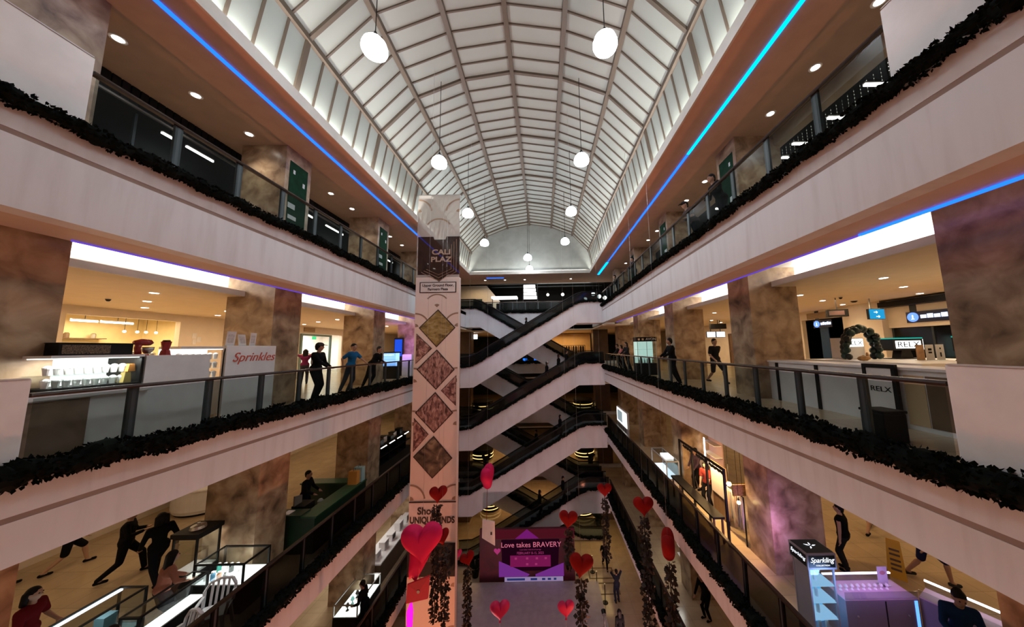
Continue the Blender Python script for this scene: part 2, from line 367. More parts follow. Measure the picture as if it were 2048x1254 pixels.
for i, (x, y, r) in enumerate([(-12.3, 8.4, .05), (-10.9, 11.2, .045), (-11.7, 12.2, .06), (10.6, 10.6, .05), (12.1, 11.6, .1)]):
    t = thing('ceiling_sensor', f'small dark round sensor on the cream ceiling, {["nearest of three on the left", "middle of three on the left", "farthest of three on the left", "smaller of two over the vape booth", "larger of two over the vape booth"][i]}', 'sensor', (x, y, zb))
    MB().lathe([(0, -.07), (r * .5, -.07), (r, -.03), (r, 0), (0, 0)], 14).build('dome', M_black, t, smooth=True); MB().lathe([(r, -.012), (r * 1.2, -.01), (r * 1.2, 0), (r, 0)], 14).build('rim', M_white, t)
# ---- blue light strips
def led(name, a, b, m, label, w=.075):
    o = MB().bar(a, b, w, .03).build(name, m); tag(o, label, 'light strip', 'coloured light strips along the galleries'); return o
M_cyan = emis('cyan_led', (.0, .30, 1.0), 4.0)
led('light_strip', (-6.72, YN, CEIL - .017), (-6.72, 21.5, CEIL - .017), M_blue, 'long deep blue light strip along the left edge of the top ceiling')
led('light_strip', (4.84, YN, CEIL - .017), (4.84, 9.2, CEIL - .017), M_cyan, 'bright cyan blue light strip along the right top ceiling, near half')
led('light_strip', (4.84, 9.2, CEIL - .017), (4.84, 21.6, CEIL - .017), M_blue, 'blue light strip along the right top ceiling, far half')
led('light_strip', (4.84, 21.7, CEIL - .02), (4.84, 25.4, CEIL - .02), M_cyan, 'short thick bright blue strip at the far right corner of the top ceiling', .16)
led('light_strip', (-4.9, 26.0, CEIL - .02), (-3.4, 26.0, CEIL - .02), M_blue, 'short blue strip on the ceiling in front of the end wall', .14)
led('light_strip', (-7.3, 4.5, 16.462), (-7.3, 22, 16.462), M_violet, 'violet light strip under the top floor edge on the left', .014)
led('light_strip', (5.36, 2.0, 16.462), (5.36, 4.9, 16.462), M_blue, 'deep blue light strip under the top floor edge, nearest on the right', .05)
led('light_strip', (5.36, 4.9, 16.462), (5.36, 22, 16.462), M_violet, 'violet light strip under the top floor edge on the right', .02)
# ---- balustrades with glass panes, posts, handrail
def balustrade(side, sg, xf, lv, y0, label):
    fz = LV[lv][0]; x = xf + sg * .06
    t = thing('glass_balustrade', label, 'balustrade', (x, y0, fz), 0, 'glass balustrades round the atrium')
    L = YF - y0
    ys_ = []; y = {'A': (5.0, 4.53), 'B': (4.86, 4.4), 'C': (4.3, 4.3), 'D': (4.6, 4.6)}[lv][0 if sg < 0 else 1] - 1.1 * 2
    while y < YF - .1:
        if y > y0 + .15: ys_.append(y - y0)
        y += 1.09
    for y in ys_:
        MB().cbox((sg * .02, y, .49), (.045, .12, .98)).build('post', M_slate, t, bevel=.006)
    ed = [0.02] + ys_ + [L - .02]
    for a, b in zip(ed, ed[1:]):
        if b - a > .15: MB().box(-.006, .006, a + .025, b - .025, .06, .95).build('glass_pane', M_glass if lv in 'AB' else M_glassD, t)
    r = MB(); r.prism([(-.035, .97), (.035, .97), (.045, .995), (.035, 1.025), (-.035, 1.025), (-.045, .995)], 'y', 0, L); r.build('handrail', M_rail, t)
    MB().box(-.02, .02, 0, L, 0.0, .05).build('base_channel', M_slate, t)
    return t
BN = {'A': 'top', 'B': 'second', 'C': 'third', 'D': 'lowest'}
Y0 = {('left', 'A'): 3.92, ('left', 'B'): 3.85, ('right', 'A'): 3.48, ('right', 'B'): 3.43}
for lv in 'ABCD':
    for side, sg, xf, xw in SIDES:
        balustrade(side, sg, xf, lv, Y0.get((side, lv), 1.5), f'dark glass balustrade with slate posts on the {BN[lv]} balcony, {side} side')
for (side, lv), y0 in Y0.items():
    sg, xf = (-1, XL) if side == 'left' else (1, XR)
    t = thing('balustrade_panel', f'solid white panel at the near end of the {BN[lv]} balcony railing, {side} side', 'panel', (xf + sg * .05, y0 - 2.2, LV[lv][0]), 0, 'solid white panels at the near railing ends')
    MB().box(-.04, .04, 0, 2.18, .0, 1.2).build('board', M_white, t, bevel=.012)
    MB().box(-.05, .05, .02, 2.16, 1.2, 1.215).build('cap', mat('panel_cap_grey', (.55, .53, .54), .4), t)
# ---- pine garlands
M_pine = mat('pine_needles', (.0045, .0065, .0055), .9, spec=.05, var=.5, vscale=9)
def garland(path, r, label, dens=300, hang=.0, seed=1, group='pine garlands along the balcony edges', leaf=.075):
    rnd = random.Random(seed); g = MB(); path = [Vector(p) for p in path]; lens = [(b - a).length for a, b in zip(path, path[1:])]
    tot = sum(lens)
    def at(s):
        for (a, b), l in zip(zip(path, path[1:]), lens):
            if s <= l: return a + (b - a) * (s / l), (b - a).normalized()
            s -= l
        return path[-1], (path[-1] - path[-2]).normalized()
    n = int(tot / .085) + 2; core = [at(tot * i / (n - 1))[0] for i in range(n)]
    o = path[0].copy()
    g.tube([p - o + Vector((rnd.uniform(-.02, .02), 0, rnd.uniform(-.035, .035))) for p in core], [r * (.92 + .14 * math.sin(i_ * .74 + seed) + rnd.uniform(-.14, .14)) for i_ in range(len(core))], 10)
    for i in range(int(tot * dens)):
        s = rnd.uniform(0, tot); p, d = at(s); p = p - o
        up = Vector((0, 0, 1)); sd = d.cross(up)
        if sd.length < .1: sd = Vector((1, 0, 0))
        sd.normalize(); u2 = sd.cross(d)
        lump = 1 + .14 * math.sin(s * 8.7 + seed)
        a = rnd.uniform(0, 2 * PI); rad = (sd * math.cos(a) + u2 * math.sin(a))
        c = p + rad * r * rnd.uniform(.75, 1.02) * lump
        dirv = (rad + d * rnd.uniform(-.9, .9) + Vector((0, 0, rnd.uniform(-.5, .2)))).normalized()
        w = dirv.cross(Vector((rnd.uniform(-1, 1), rnd.uniform(-1, 1), rnd.uniform(-1, 1)))).normalized() * leaf * rnd.uniform(.25, .4)
        l = leaf * rnd.uniform(.5, 1.05)
        g.add([c, c + dirv * l * .45 + w, c + dirv * l, c + dirv * l * .45 - w], [(0, 1, 2, 3)])
    ob = g.build('garland', M_pine, fix=False); ob.location = o
    tag(ob, label, 'garland', group)
    return ob
k = 0
for lv in 'ABCD':
    for side, sg, xf, xw in SIDES:
        fz = LV[lv][0]; k += 1; rr = random.Random(50 + k)
        pts = []; y = 1.0
        while y < YF + .1: pts.append((xf - sg * .11, y, fz + (.02 if lv == 'A' else .08) + rr.uniform(-.03, .03))); y += .45
        garland(pts, .095 if lv == 'A' else .145, f'dark pine garland along the edge of the {BN[lv]} balcony, {side} side', 420 if lv in 'AB' else 300, seed=k, leaf=.06 if lv == 'A' else .075)
# far gallery edge
for lv in 'AB':
    fz = LV[lv][0]
    garland([(-6.3, 27.1, fz + .3), (-2, 27.1, fz + .27), (4.4, 27.1, fz + .3)],   .16, f'dark pine garland on the far cross gallery behind the escalators, {BN[lv]} floor', 70, seed=30 + ord(lv))
# ---- far balustrades
for lv in 'ABC':
    fz = LV[lv][0]
    t = thing('glass_balustrade', f'dark glass balustrade of the far cross gallery, {BN[lv]} floor, behind the escalators', 'balustrade', (XL, 27.3, fz), 0, 'glass balustrades of the far cross gallery')
    for i in range(10): MB().cbox((.1 + i * 1.18, 0, .72), (.08, .05, .9)).build('post', M_slate, t)
    MB().box(0, 10.85, -.006, .006, .3, 1.12).build('glass_pane', M_glass, t); MB().box(0, 10.85, -.04, .04, 1.14, 1.2).build('handrail', M_rail, t)
# ---- escalators
ESC_TOP = [(0, .15), (1.05, .2), (1.5, .42), (8.85, None), (9.4, None), (10.85, None)]
def escalator(lv_lo, lv_hi, y0, w, x_of, label, gl, seed, lo_ext=0.0):
    L, U = lv_lo, lv_hi
    top = [(-lo_ext, L + .15), (.95, L + .2), (1.5, L + .45), (8.75, U + .12), (9.35, U + .33), (10.85, U + .33)]
    bot = [(10.85, U - 1.27), (8.95, U - 1.27), (1.22, L - 1.3), (-lo_ext, L - 1.32)]
    if L < .5: bot = [(10.85, U - 1.24), (8.95, U - 1.24), (2.3, L + .02), (-lo_ext, L + .02)]
    t = thing('escalator', label, 'escalator', (x_of(0), y0, L), 0, 'escalators criss-crossing the far end')
    ox = x_of(0)
    P = lambda s, z: (x_of(s) - ox, z - L)
    out = [P(*p) for p in top + bot]
    cl = MB(); cl.prism(out, 'y', 0, .14); cl.prism(out, 'y', w - .14, w)
    und = [P(s, z + .002) for s, z in bot] + [P(s, z + .12) for s, z in bot[::-1]]
    cl.prism(und, 'y', .141, w - .141); cl.build('cladding', M_fascia, t)
    # steps
    n = 19; prof = [P(-lo_ext, L + .02)]
    for i in range(n):
        s0 = 1.1 + i * 7.9 / n; z = L + (U - L) * i / (n - 1)
        prof += [P(s0, z), P(s0 + 7.9 / n, z)]
    prof += [P(10.85, U)]; prof += [P(10.85, U - .3), P(9.2, U - .3), P(1.0, L - .3), P(-lo_ext, L - .3)]
    MB().prism(prof, 'y', .15, w - .15).build('steps', M_black, t)
    for yy, nm in ((.07, 'front'), (w - .07, 'rear')):
        g = top + [(s, z + (.75 if 0 < s < 9.3 else .72)) for s, z in top[::-1]]
        MB().prism([P(*p) for p in g], 'y', yy - .008, yy + .008).build('glass_side', M_glassE, t)
        h = [(s, z + .76) for s, z in top]
        path = [(P(s, z)[0], yy, P(s, z)[1]) for s, z in h]
        MB().tube(path, .045, 8).build('handrail', M_black, t, smooth=True)
    if gl:
        pts = []
        for (s0, z0), (s1, z1) in zip(top, top[1:]):
            m = max(1, int((s1 - s0) / .6))
            for i in range(m): pts.append((x_of(s0 + (s1 - s0) * i / m), y0 - .08, z0 + (z1 - z0) * i / m + .06))
        pts.append((x_of(10.85), y0 - .08, top[-1][1] + .06))
        garland(pts, .10, gl, 170, seed=seed, leaf=.07, group='pine garlands along the escalators')
    return t
for i, (lo, hi, nm) in enumerate(((FB, FA, 'second floor up to the top floor'), (FC, FB, 'third floor up to the second'), (FD, FC, 'lowest balcony up to the third floor'), (FG, FD, 'ground floor up to the lowest balcony'))):
    escalator(lo, hi, 22.45, 1.2, lambda s: XL + s, f'front white escalator rising to the right from the {nm}', f'pine garland along the front escalator rising from the {nm}', 60 + i)
    escalator(lo, hi, 24.9, 1.2, lambda s: 3.7 - s, f'rear white escalator rising to the left from the {nm}', f'pine garland along the rear escalator rising from the {nm}', 70 + i, .7)
# ---- glass lift shaft with printed film
EY = 13.95; EF = .97
def ex(x): return x * EF
def ez(z): return CAMZ + (z - CAMZ) * EF
xe0, xe1 = -5.97, -3.93
t = thing('glass_tower', 'tall glass advertising tower with printed white film and diamond pictures', 'advertising tower', (-4.95, EY, 0))
def LX(x): return ex(x) + 4.95
hw = 1.02
M_film_hi = glass('clear_white_film', (.72, .70, .68), .06, .04, .44, (.74, .69, .65), .05)
M_film_lo = glass('printed_white_film', (.30, .28, .27), .06, .05, .9, (.86, .75, .69), .05)
M_filmb = glass('dark_brown_film', (.25, .21, .2), .12, .03, .72, (.06, .035, .03), .1)
M_bronze = mat('bronze_print', (.30, .20, .14), .5)
M_tan = mat('tan_print', (.42, .30, .22), .5)
M_ink = mat('dark_print', (.035, .02, .018), .5)
MB().box(-hw, hw, 0, .012, ez(18.2), ez(22.42)).build('upper_glass', M_film_hi, t)
MB().box(-hw, hw, 0, .012, 0, ez(18.2) - .002).build('printed_film', M_film_lo, t)
for s in (-1, 1):
    MB().box(min(s * hw, s * (hw - .012)), max(s * hw, s * (hw - .012)), .02, .3, 0, ez(18.2)).build('side_glass', M_film_lo, t)
    MB().bar((s * (hw - .02), .02, ez(18.2)), (s * (hw - .02), .02, ez(22.42)), .02).build('edge_frame', M_steel, t)
MB().box(-hw, hw, .3, .35, 0, ez(17.2)).build('back_wall', M_brownwall, t)
MB().box(-hw, hw, .0, .35, ez(22.42), ez(22.42) + .03).build('top_frame', M_steel, t)
hx = [(LX(-6.10), ez(20.25)), (LX(-5.35), ez(20.25)), (LX(-5.3), ez(20.1)), (LX(-4.75), ez(20.1)), (LX(-4.7), ez(20.25)), (LX(-4.05), ez(20.25)), (LX(-4.04), ez(18.33)), (LX(-4.6), ez(18.33)), (LX(-5.03), ez(17.97)), (LX(-5.5), ez(18.33)), (LX(-6.08), ez(18.33))]
MB().prism(hx, 'y', -.012, -.003).build('brown_badge', M_filmb, t)
for d in (.0, .12, .24):
    p = [(LX(-5.9) + d, ez(18.45) + d * .6), (LX(-5.05), ez(18.02) + d * 1.2), (LX(-4.2) - d, ez(18.45) + d * .6), (LX(-4.2) - d, ez(20.1) - d)]
    MB().tube([(a, -.02, b) for a, b in p], .012, 4).build('badge_line', M_bronze, t)
text('CALI', .34, M_tan, t, (LX(-4.95), -.016, ez(19.45)), sx=1.25, bold=.01)
text('PLAZ', .34, M_tan, t, (LX(-4.95), -.016, ez(19.08)), sx=1.25, bold=.01)
MB().box(LX(-5.96), LX(-4.18), -.02, -.003, ez(17.43), ez(17.96)).build('sign_border', M_ink, t)
MB().box(LX(-5.91), LX(-4.23), -.024, -.0205, ez(17.47), ez(17.92)).build('sign_plate', mat('sign_plate_cream', (.72, .66, .62), .5), t)
text('Upper Ground Floor,', .17, M_ink, t, (LX(-5.07), -.027, ez(17.79)), bold=.005)
text('Farmers Plaza', .17, M_ink, t, (LX(-5.07), -.027, ez(17.60)), bold=.005)
pics = [ramp_mat('field_picture', [(.3, (.10, .07, .02)), (.5, (.28, .2, .06)), (.62, (.35, .28, .12)), (.8, (.4, .38, .33))], 3, 8, .4, (1, 1, 2)),
        ramp_mat('cup_picture', [(.35, (.06, .025, .025)), (.5, (.25, .12, .11)), (.62, (.5, .32, .28))], 5, 3, .4),
        ramp_mat('crowd_picture', [(.35, (.07, .035, .03)), (.5, (.3, .16, .14)), (.65, (.5, .34, .3))], 6, 5, .4, (1.5, 1, .7)),
        ramp_mat('hall_picture', [(.35, (.04, .03, .025)), (.55, (.16, .12, .08)), (.7, (.34, .28, .2))], 2.5, 6, .4)]
def diamond(pts, pm, name='diamond_picture'):
    c = Vector((sum(p[0] for p in pts) / len(pts), sum(p[1] for p in pts) / len(pts)))
    P = [(LX(x), ez(z)) for x, z in pts]; cx_ = sum(p[0] for p in P) / len(P); cz_ = sum(p[1] for p in P) / len(P)
    f = MB().prism(P, 'y', -.016, -.003).build('diamond_frame', M_ink, t)
    inner = [(cx_ + (x - cx_) * .93, cz_ + (z - cz_) * .93) for x, z in P]
    MB().prism(inner, 'y', -.022, -.0165).build(name, pm, f)
diamond([(-5.04, 16.62), (-4.19, 15.72), (-5.08, 14.8), (-5.95, 15.74)], pics[0])
diamond([(-6.05, 15.47), (-5.29, 14.75), (-6.05, 14.04)], pics[1])
diamond([(-5.06, 14.7), (-4.2, 13.75), (-5.06, 12.83), (-5.99, 13.78)], pics[2])
diamond([(-4.12, 13.49), (-4.12, 12.08), (-4.83, 12.79)], pics[1])
diamond([(-5.09, 12.73), (-4.24, 11.77), (-5.11, 10.88), (-6.01, 11.8)], pics[2])
diamond([(-6.05, 11.57), (-5.36, 10.83), (-6.05, 10.06)], pics[1])
diamond([(-5.12, 10.76), (-4.24, 9.77), (-5.14, 8.9), (-6.04, 9.85)], pics[3])
def arc(cx_, cz_, r, a0, a1, w, name='arch_print', y=-.009):
    m = MB(); n = 14
    vs = []
    for i in range(n + 1):
        a = a0 + (a1 - a0) * i / n
        for rr in (r, r + w):
            for yy in (y, y + .005): vs.append((cx_ + rr * math.cos(a), yy, cz_ + rr * math.sin(a)))
    fs = []
    for i in range(n):
        b = i * 4; fs += [(b, b + 4, b + 6, b + 2), (b + 1, b + 3, b + 7, b + 5), (b, b + 1, b + 5, b + 4), (b + 2, b + 6, b + 7, b + 3)]
    fs += [(0, 2, 3, 1), (n * 4, n * 4 + 1, n * 4 + 3, n * 4 + 2)]
    m.add(vs, fs).build(name, M_bronze, t)
for zc in (21.5, 18.55, 15.75, 13.15, 11.2, 7.95, 4.4, 2.2):
    for s, a0, a1 in ((-1, .15, PI / 2), (1, PI / 2, PI - .15)):
        arc(s * hw * .98, ez(zc), .62, a0, a1, .07)
        arc(s * hw * .97, ez(zc) + .02, .0, a0, a1, .16)
arc(0, ez(20.5), .62, .6, PI - .6, .07); arc(0, ez(16.75), .55, .7, PI - .7, .06); arc(0, ez(16.72), .0, .75, PI - .75, .16)
MB().box(-hw, hw, -.02, -.003, ez(7.88), ez(7.93)).build('panel_line', M_ink, t); MB().box(-hw, hw, -.006, -.003, ez(6.4), ez(7.87)).build('text_panel', mat('text_panel_white', (.74, .66, .66), .5), t)
text('Shop', .4, M_ink, t, (-.25, -.012, ez(7.52)), bold=.012); text('UNIQUE FINDS', .36, M_ink, t, (0, -.012, ez(7.14)), sx=.8, bold=.014)
MB().box(-hw, hw, -.03, -.003, ez(4.85), ez(6.2)).build('dark_panel', M_dark, t)
text('Cabinets', .3, mat('dim_grey_print', (.10, .085, .08), .5), t, (.1, -.034, ez(5.55)), name='lettering')
MB().box(-hw - .04, hw + .04, -.04, .02, .02, .9).build('base_plinth', M_brownwall, t)
# ---- top floor shopfronts: dark grilles, tubes, store interiors
for side, sg, xg in (('left', -1, -9.4), ('right', 1, 7.03)):
    if sg < 0:
        gm = MB(); gm.box(-.05, -.031, 0, 27, -.42, 0)
        for i in range(170): gm.box(-.03, .03, i * .16, i * .16 + .135, -.42, 0)
        o = gm.build('ceiling_grille', M_black); o.location = (xg - .05, 2.0, CEIL); tag(o, 'dark slatted grille strip at the edge of the top gallery ceiling, left side', 'grille')
        o.location.z = CEIL - .001
    else:
        struct(MB().box(xg, xg + .26, YN, 27, CEIL - .32, CEIL - .001).build('trim_beam', mat('beam_tan', (.42, .33, .24), .6)))
    xo = (WL - 6) if sg < 0 else (WR + 6)
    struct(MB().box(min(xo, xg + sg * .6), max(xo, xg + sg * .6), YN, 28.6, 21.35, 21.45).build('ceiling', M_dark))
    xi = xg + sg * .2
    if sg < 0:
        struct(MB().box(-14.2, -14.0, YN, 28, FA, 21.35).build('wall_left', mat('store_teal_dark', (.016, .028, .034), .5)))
        t = thing('head_rail', 'long steel head rail below the dark grille of the left top store', 'rail', (-9.46, 2.0, CEIL - .42)); MB().box(-.03, .03, 0, 25, -.05, -.001).build('rail_bar', M_steel, t)
        for i in range(6): MB().bar((-.2, i * 4.6, -.05), (-.2, i * 4.6, -2.72), .05).build('mullion', M_slate, t)
    else:
        struct(MB().box(12.0, 12.2, YN, 28, FA, 21.35).build('wall_right', mat('store_grey', (.16, .17, .16), .6)))
def tube_light(a, b, label, group, power=0):
    a = Vector(a); b = Vector(b); c = (a + b) / 2; t = thing('tube_light', label, 'tube light', c, 0, group)
    MB().tube([a - c, b - c], .028, 8).build('tube', M_tube, t)
    d = (b - a).normalized() * .02; MB().bar(a - c + Vector((0, 0, .05)), b - c + Vector((0, 0, .05)), .07, .03).build('housing', M_white, t)
    MB().tube([(0, 0, .05), (0, 0, 21.34 - c.z if c.z > 18 else .2)], .008, 5).build('hanger', M_black, t)
for i, (ya, yb_) in enumerate([(7.35, 7.7), (7.9, 8.6), (9.4, 10.0), (11.8, 12.6), (13.4, 14.6), (16.5, 17.3), (18.6, 19.6)]):
    tube_light((-10.6, ya * 1.06, 20.87), (-10.6, yb_ * 1.06, 20.87), f'fluorescent tube in the dark top floor store, {ORD[i]} from the near end, left', 'tubes in the left top store')
for i, (y, xa_, xb_) in enumerate([(6.25, 7.4, 8.2), (7.25, 7.5, 8.35), (8.25, 7.4, 8.25), (8.9, 7.6, 8.3), (11.8, 7.5, 8.1), (12.4, 7.5, 8.15), (15.0, 7.5, 8.2), (17.5, 7.5, 8.2)]):
    tube_light((xa_ + .03, y, 20.5), (xb_ + .03, y, 20.5), f'fluorescent tube behind the right top balcony, {ORD[i]} from the near end', 'tubes in the right top store')
# icicle light strings behind the right top balcony
ic = MB(); gl_ = MB(); rnd = random.Random(4)
for i in range(54):
    y = 4.4 + i * .16; L_ = rnd.uniform(.35, .75)
    ic.tube([(0, y - 4.4, 0), (0, y - 4.4, -L_)], .004, 4)
    for j in range(int(L_ / .1)): gl_.ball((0, y - 4.4, -.1 * j - .05), .009, 5)
o = ic.build('icicle_light_string', mat('pale_wire', (.55, .55, .5), .5)); o.location = (8.35, 4.4, 21.34); tag(o, 'pale icicle light strings hanging behind the right top balcony', 'light string'); gl_.build('bulb', emis('icicle_glow', (1, .97, .85), 1.6), o)
# green posters on the top floor columns
for side, sg, xi in (('left', -1, -7.6), ('right', 1, 5.85)):
    for i, yc in enumerate((8.9, 13.95, 19.0)):
        t = thing('column_poster', f'dark green poster with white marks on the {ORD[i]} top floor column, {side} side', 'poster', (xi, yc, FA), 0, 'green posters on the top floor columns')
        o_ = -sg * .012
        MB().box(min(o_, o_ * .1), max(o_, o_ * .1), -.34, .34, .15, 2.75).build('board', mat('poster_green', (.008, .035, .016), .8, var=.3, spec=.1), t)
        q = MB(); o2 = -sg * .016
        for (y, z, w, h) in ((-.18, 2.45, .07, .12), (.2, 2.2, .08, .14), (-.2, 1.35, .26, .16), (-.15, 1.0, .3, .12), (-.1, .5, .3, .3)): q.box(min(o2, o_ * 1.05), max(o2, o_ * 1.05), y - w / 2, y + w / 2, z - h / 2, z + h / 2)
        q.build('logo', mat('poster_white', (.6, .62, .6), .5), t)
# ================================================================== SHOPS AND KIOSKS
M_lit = emis('lit_white_panel', (1, .96, .9), 2.6)
M_litsoft = emis('lit_soft_panel', (1, .95, .88), 2.0)
M_case = mat('case_black', (.006, .0055, .0055), .5, spec=.2)
M_brn = mat('booth_brown', (.16, .10, .06), .4, var=.2)
M_tanb = mat('booth_tan', (.62, .44, .25), .5)
M_red = mat('enamel_red', (.32, .02, .02), .25)
M_cup = mat('cup_white', (.82, .80, .78), .35)
M_paper = mat('paper_white', (.80, .78, .77), .6)
M_kraft = mat('kraft_paper', (.55, .38, .12), .7)
M_wood = ramp_mat('dark_wood', [(.3, (.09, .05, .03)), (.6, (.17, .10, .06)), (.8, (.22, .14, .08))], 3, 6, .45, (1, 1, .15))
def lamp_at(parent, loc, power, col, sx=.3, sy=.3, rot=(0, 0, 0)):
    l = bpy.data.lights.new('case_light', 'AREA'); l.shape = 'RECTANGLE'; l.size = sx; l.size_y = sy; l.energy = power; l.color = col
    o = bpy.data.objects.new('case_light', l); COL.objects.link(o); o.parent = parent; o.location = loc; o.rotation_euler = rot; return o
# ---- walls of the second gallery, with their openings
z0, z1 = FB, 16.3
for a, b, c, d in ((YN, 9.2, z0, z1), (9.2, 12.15, z0, 14.15), (9.2, 12.15, 16.0, z1), (12.15, 18.2, z0, z1), (18.2, 22.0, 15.85, z1), (22.0, YE, z0, z1)):
    struct(MB().box(-14.9, -14.7, a, b, c, d).build('wall_left', M_wall))
kit = MB(); kit.box(-18.2, -18.0, 8.0, 13.5, z0, z1); kit.box(-18.0, -14.9, 7.9, 8.0, z0, z1); kit.box(-18.0, -14.9, 13.5, 13.6, z0, z1)
struct(kit.build('wall_kitchen', mat('kitchen_wall_yellow', (.80, .66, .40), .6)))
area('kitchen_light', (-16.3, 10.7, 16.1), (0, 0, 0), 2.0, 3.5, 210, (1, .78, .45))
for i, (a, b) in enumerate(((9.75, 10.35), (10.42, 11.25))): tube_light((-15.4, a, 15.86), (-15.4, b, 15.86), f'bright tube light inside the kitchen opening behind the dessert kiosk, {["left", "right"][i]} one', 'kitchen tube lights')
for i, y in enumerate((10.9, 11.25, 11.5, 11.8)):
    t = thing('bulb', f'small glowing bulb in the kitchen opening, {ORD[i]} from the left', 'bulb', (-15.2, y, 15.55), 0, 'small kitchen bulbs'); MB().ball((0, 0, 0), .045, 8).build('glass_bulb', emis('warm_bulb', (1, .85, .5), 12), t); MB().tube([(0, 0, .04), (0, 0, .74)], .006, 5).build('cord', M_black, t)
t = thing('kitchen_shelf', 'wall shelf with jars seen through the kitchen opening', 'shelf', (-17.98, 10.6, 14.9)); sh = MB()
for z in (0, .45): sh.box(0, .3, -1.6, 1.6, z, z + .03)
sh.build('boards', M_wood, t)
for i in range(9): MB().lathe([(0, 0), (.07, 0), (.07, .16), (.04, .2), (0, .2)], 10, (.15, -1.4 + i * .34, .031 if i % 2 else .481)).build('jar', M_steel if i % 3 else M_brn, t)
t = thing('kitchen_counter', 'pale counter inside the kitchen opening', 'counter', (-15.3, 10.6, FB)); MB().box(-.35, .35, -1.4, 1.4, 0, 1.2).build('body', M_white, t); MB().box(-.38, .38, -1.43, 1.43, 1.201, 1.25).build('top', M_steel, t)
for i, (y, h, w) in enumerate(((9.55, .3, .16), (9.95, .34, .2), (10.6, .2, .22), (11.1, .36, .16), (11.75, .3, .14))):
    t = thing('kitchen_pot', f'steel pot standing on the kitchen counter, {ORD[i]} from the left', 'pot', (-15.25, y, FB + 1.25), 0, 'pots on the kitchen counter')
    MB().lathe([(0, 0), (w, 0), (w, h), (w * .94, h), (w * .94, .02), (0, .02)], 16).build('body', M_steel, t, smooth=False); MB().lathe([(0, h + .002), (w, h + .002), (w * .5, h + .05), (.02, h + .06), (.02, h + .1), (0, h + .1)], 14).build('lid', M_steel, t)
for i, (y, z, w) in enumerate(((12.68, 15.45, .16), (12.86, 15.3, .15), (12.7, 15.2, .14))):
    o = MB().box(0, .006, -w / 2, w / 2, -.11, .11).build('paper_notice', M_paper); o.location = (-14.698, y, z); tag(o, f'white paper notice on the cream wall beside the kitchen opening, {["top", "right", "bottom"][i]} one of three', 'notice', 'paper notices')
# ---- bright store further along on the left
struct(MB().box(-18.5, -14.91, 25.0, 25.2, z0, z1).build('wall_store_end', mat('store_white_wall', (.85, .83, .78), .6)))
struct(MB().box(-18.5, -18.3, 17.0, 25.0, z0, z1).build('wall_store', mat('store_white_wall', (.85, .83, .78), .6)))
area('store_light', (-16.5, 21.2, 16.1), (0, 0, 0), 2.5, 5.0, 300, (1, .98, .92))
t = thing('store_display', 'tall white shelving inside the bright left store', 'shelving', (-18.2, 20.2, FB)); MB().box(0, .1, -1.5, 1.5, 0, 2.3).build('back', M_white, t)
for i in range(5): MB().box(.1, .5, -1.5, 1.5, .25 + i * .45, .28 + i * .45).build('shelf', M_white, t)
t = thing('store_sign', 'round green and white sign at the bright store entrance', 'sign', (-14.4, 22.3, 15.1)); MB().lathe([(0, -.03), (.3, -.03), (.3, .03), (0, .03)], 20).build('disc', M_lit, t).rotation_euler = (0, PI / 2, 0); MB().bar((-.3, 0, 0), (-.03, 0, 0), .05).build('bracket', M_slate, t); MB().lathe([(.29, -.04), (.34, -.04), (.34, .04), (.29, .04)], 20).build('ring', mat('sign_teal', (.05, .3, .28), .4), t).rotation_euler = (0, PI / 2, 0)
t = thing('exit_sign', 'small green lit exit sign in the bright store doorway', 'sign', (-14.9, 19.6, 15.6)); MB().box(-.02, .02, -.16, .16, -.1, .1).build('box', emis('exit_green', (.1, .8, .3), 1.0), t); MB().bar((0, 0, .1), (0, 0, .3), .02).build('bracket', M_slate, t)
def vent(x, y, z, sg, label, w=.9, h=.26):
    t = thing('air_vent', label, 'vent', (x, y, z)); MB().box(min(0, sg * .02), max(0, sg * .02), -w / 2, w / 2, -h / 2, h / 2).build('frame', mat('vent_brown', (.16, .11, .07), .5), t)
    s_ = MB()
    for i in range(6): s_.box(min(sg * .021, sg * .03), max(sg * .021, sg * .03), -w / 2 + .03, w / 2 - .03, -h / 2 + .02 + i * h / 6.3, -h / 2 + .04 + i * h / 6.3)
    s_.build('slats', M_tanb, t)
vent(-14.699, 18.9, 16.08, 1, 'brown slatted air vent above the bright store entrance')
t = thing('store_portal', 'teal portal frame round the bright store entrance', 'door frame', (-14.66, 20.1, FB)); p_ = MB(); p_.box(-.04, .06, -1.9, -1.78, 0, 2.62); p_.box(-.04, .06, .6, .72, 0, 2.62); p_.box(-.04, .06, -1.78, .6, 2.5, 2.62); p_.build('frame', mat('portal_teal', (.12, .2, .2), .4), t)
# ---- dessert kiosk
KX = -7.2
t = thing('kiosk_counter', 'tall white counter front of the dessert kiosk behind the glass railing', 'counter', (KX, 5.5, FB))
MB().box(-.05, 0, 0, 1.06, 0, 1.47).build('front_panel', M_white, t, bevel=.006); MB().box(-.7, -.051, 0, 1.06, 1.40, 1.47).build('top', M_white, t); MB().box(-.7, -.65, 0, 1.06, 0, 1.399).build('rear_panel', M_white, t)
t = thing('low_counter', 'low white kiosk counter with a faded brown picture panel at the near end', 'counter', (KX + .15, 3.9, FB))
MB().box(-.75, -.02, 0, 1.57, 0, .86).build('body', M_white, t); MB().box(-.8, .05, -.05, 1.59, .86, .93).build('top', M_white, t, bevel=.01)
MB().box(-.019, 0, .0, .88, .02, .84).build('picture_panel', ramp_mat('faded_picture', [(.3, (.10, .07, .05)), (.5, (.22, .15, .10)), (.7, (.26, .18, .14)), (.85, (.30, .22, .18))], 2.5, 5, .5), t)
t = thing('display_case', 'lit glass display case with rows of white cups on the dessert kiosk', 'display case', (KX, 4.42, FB + .95))
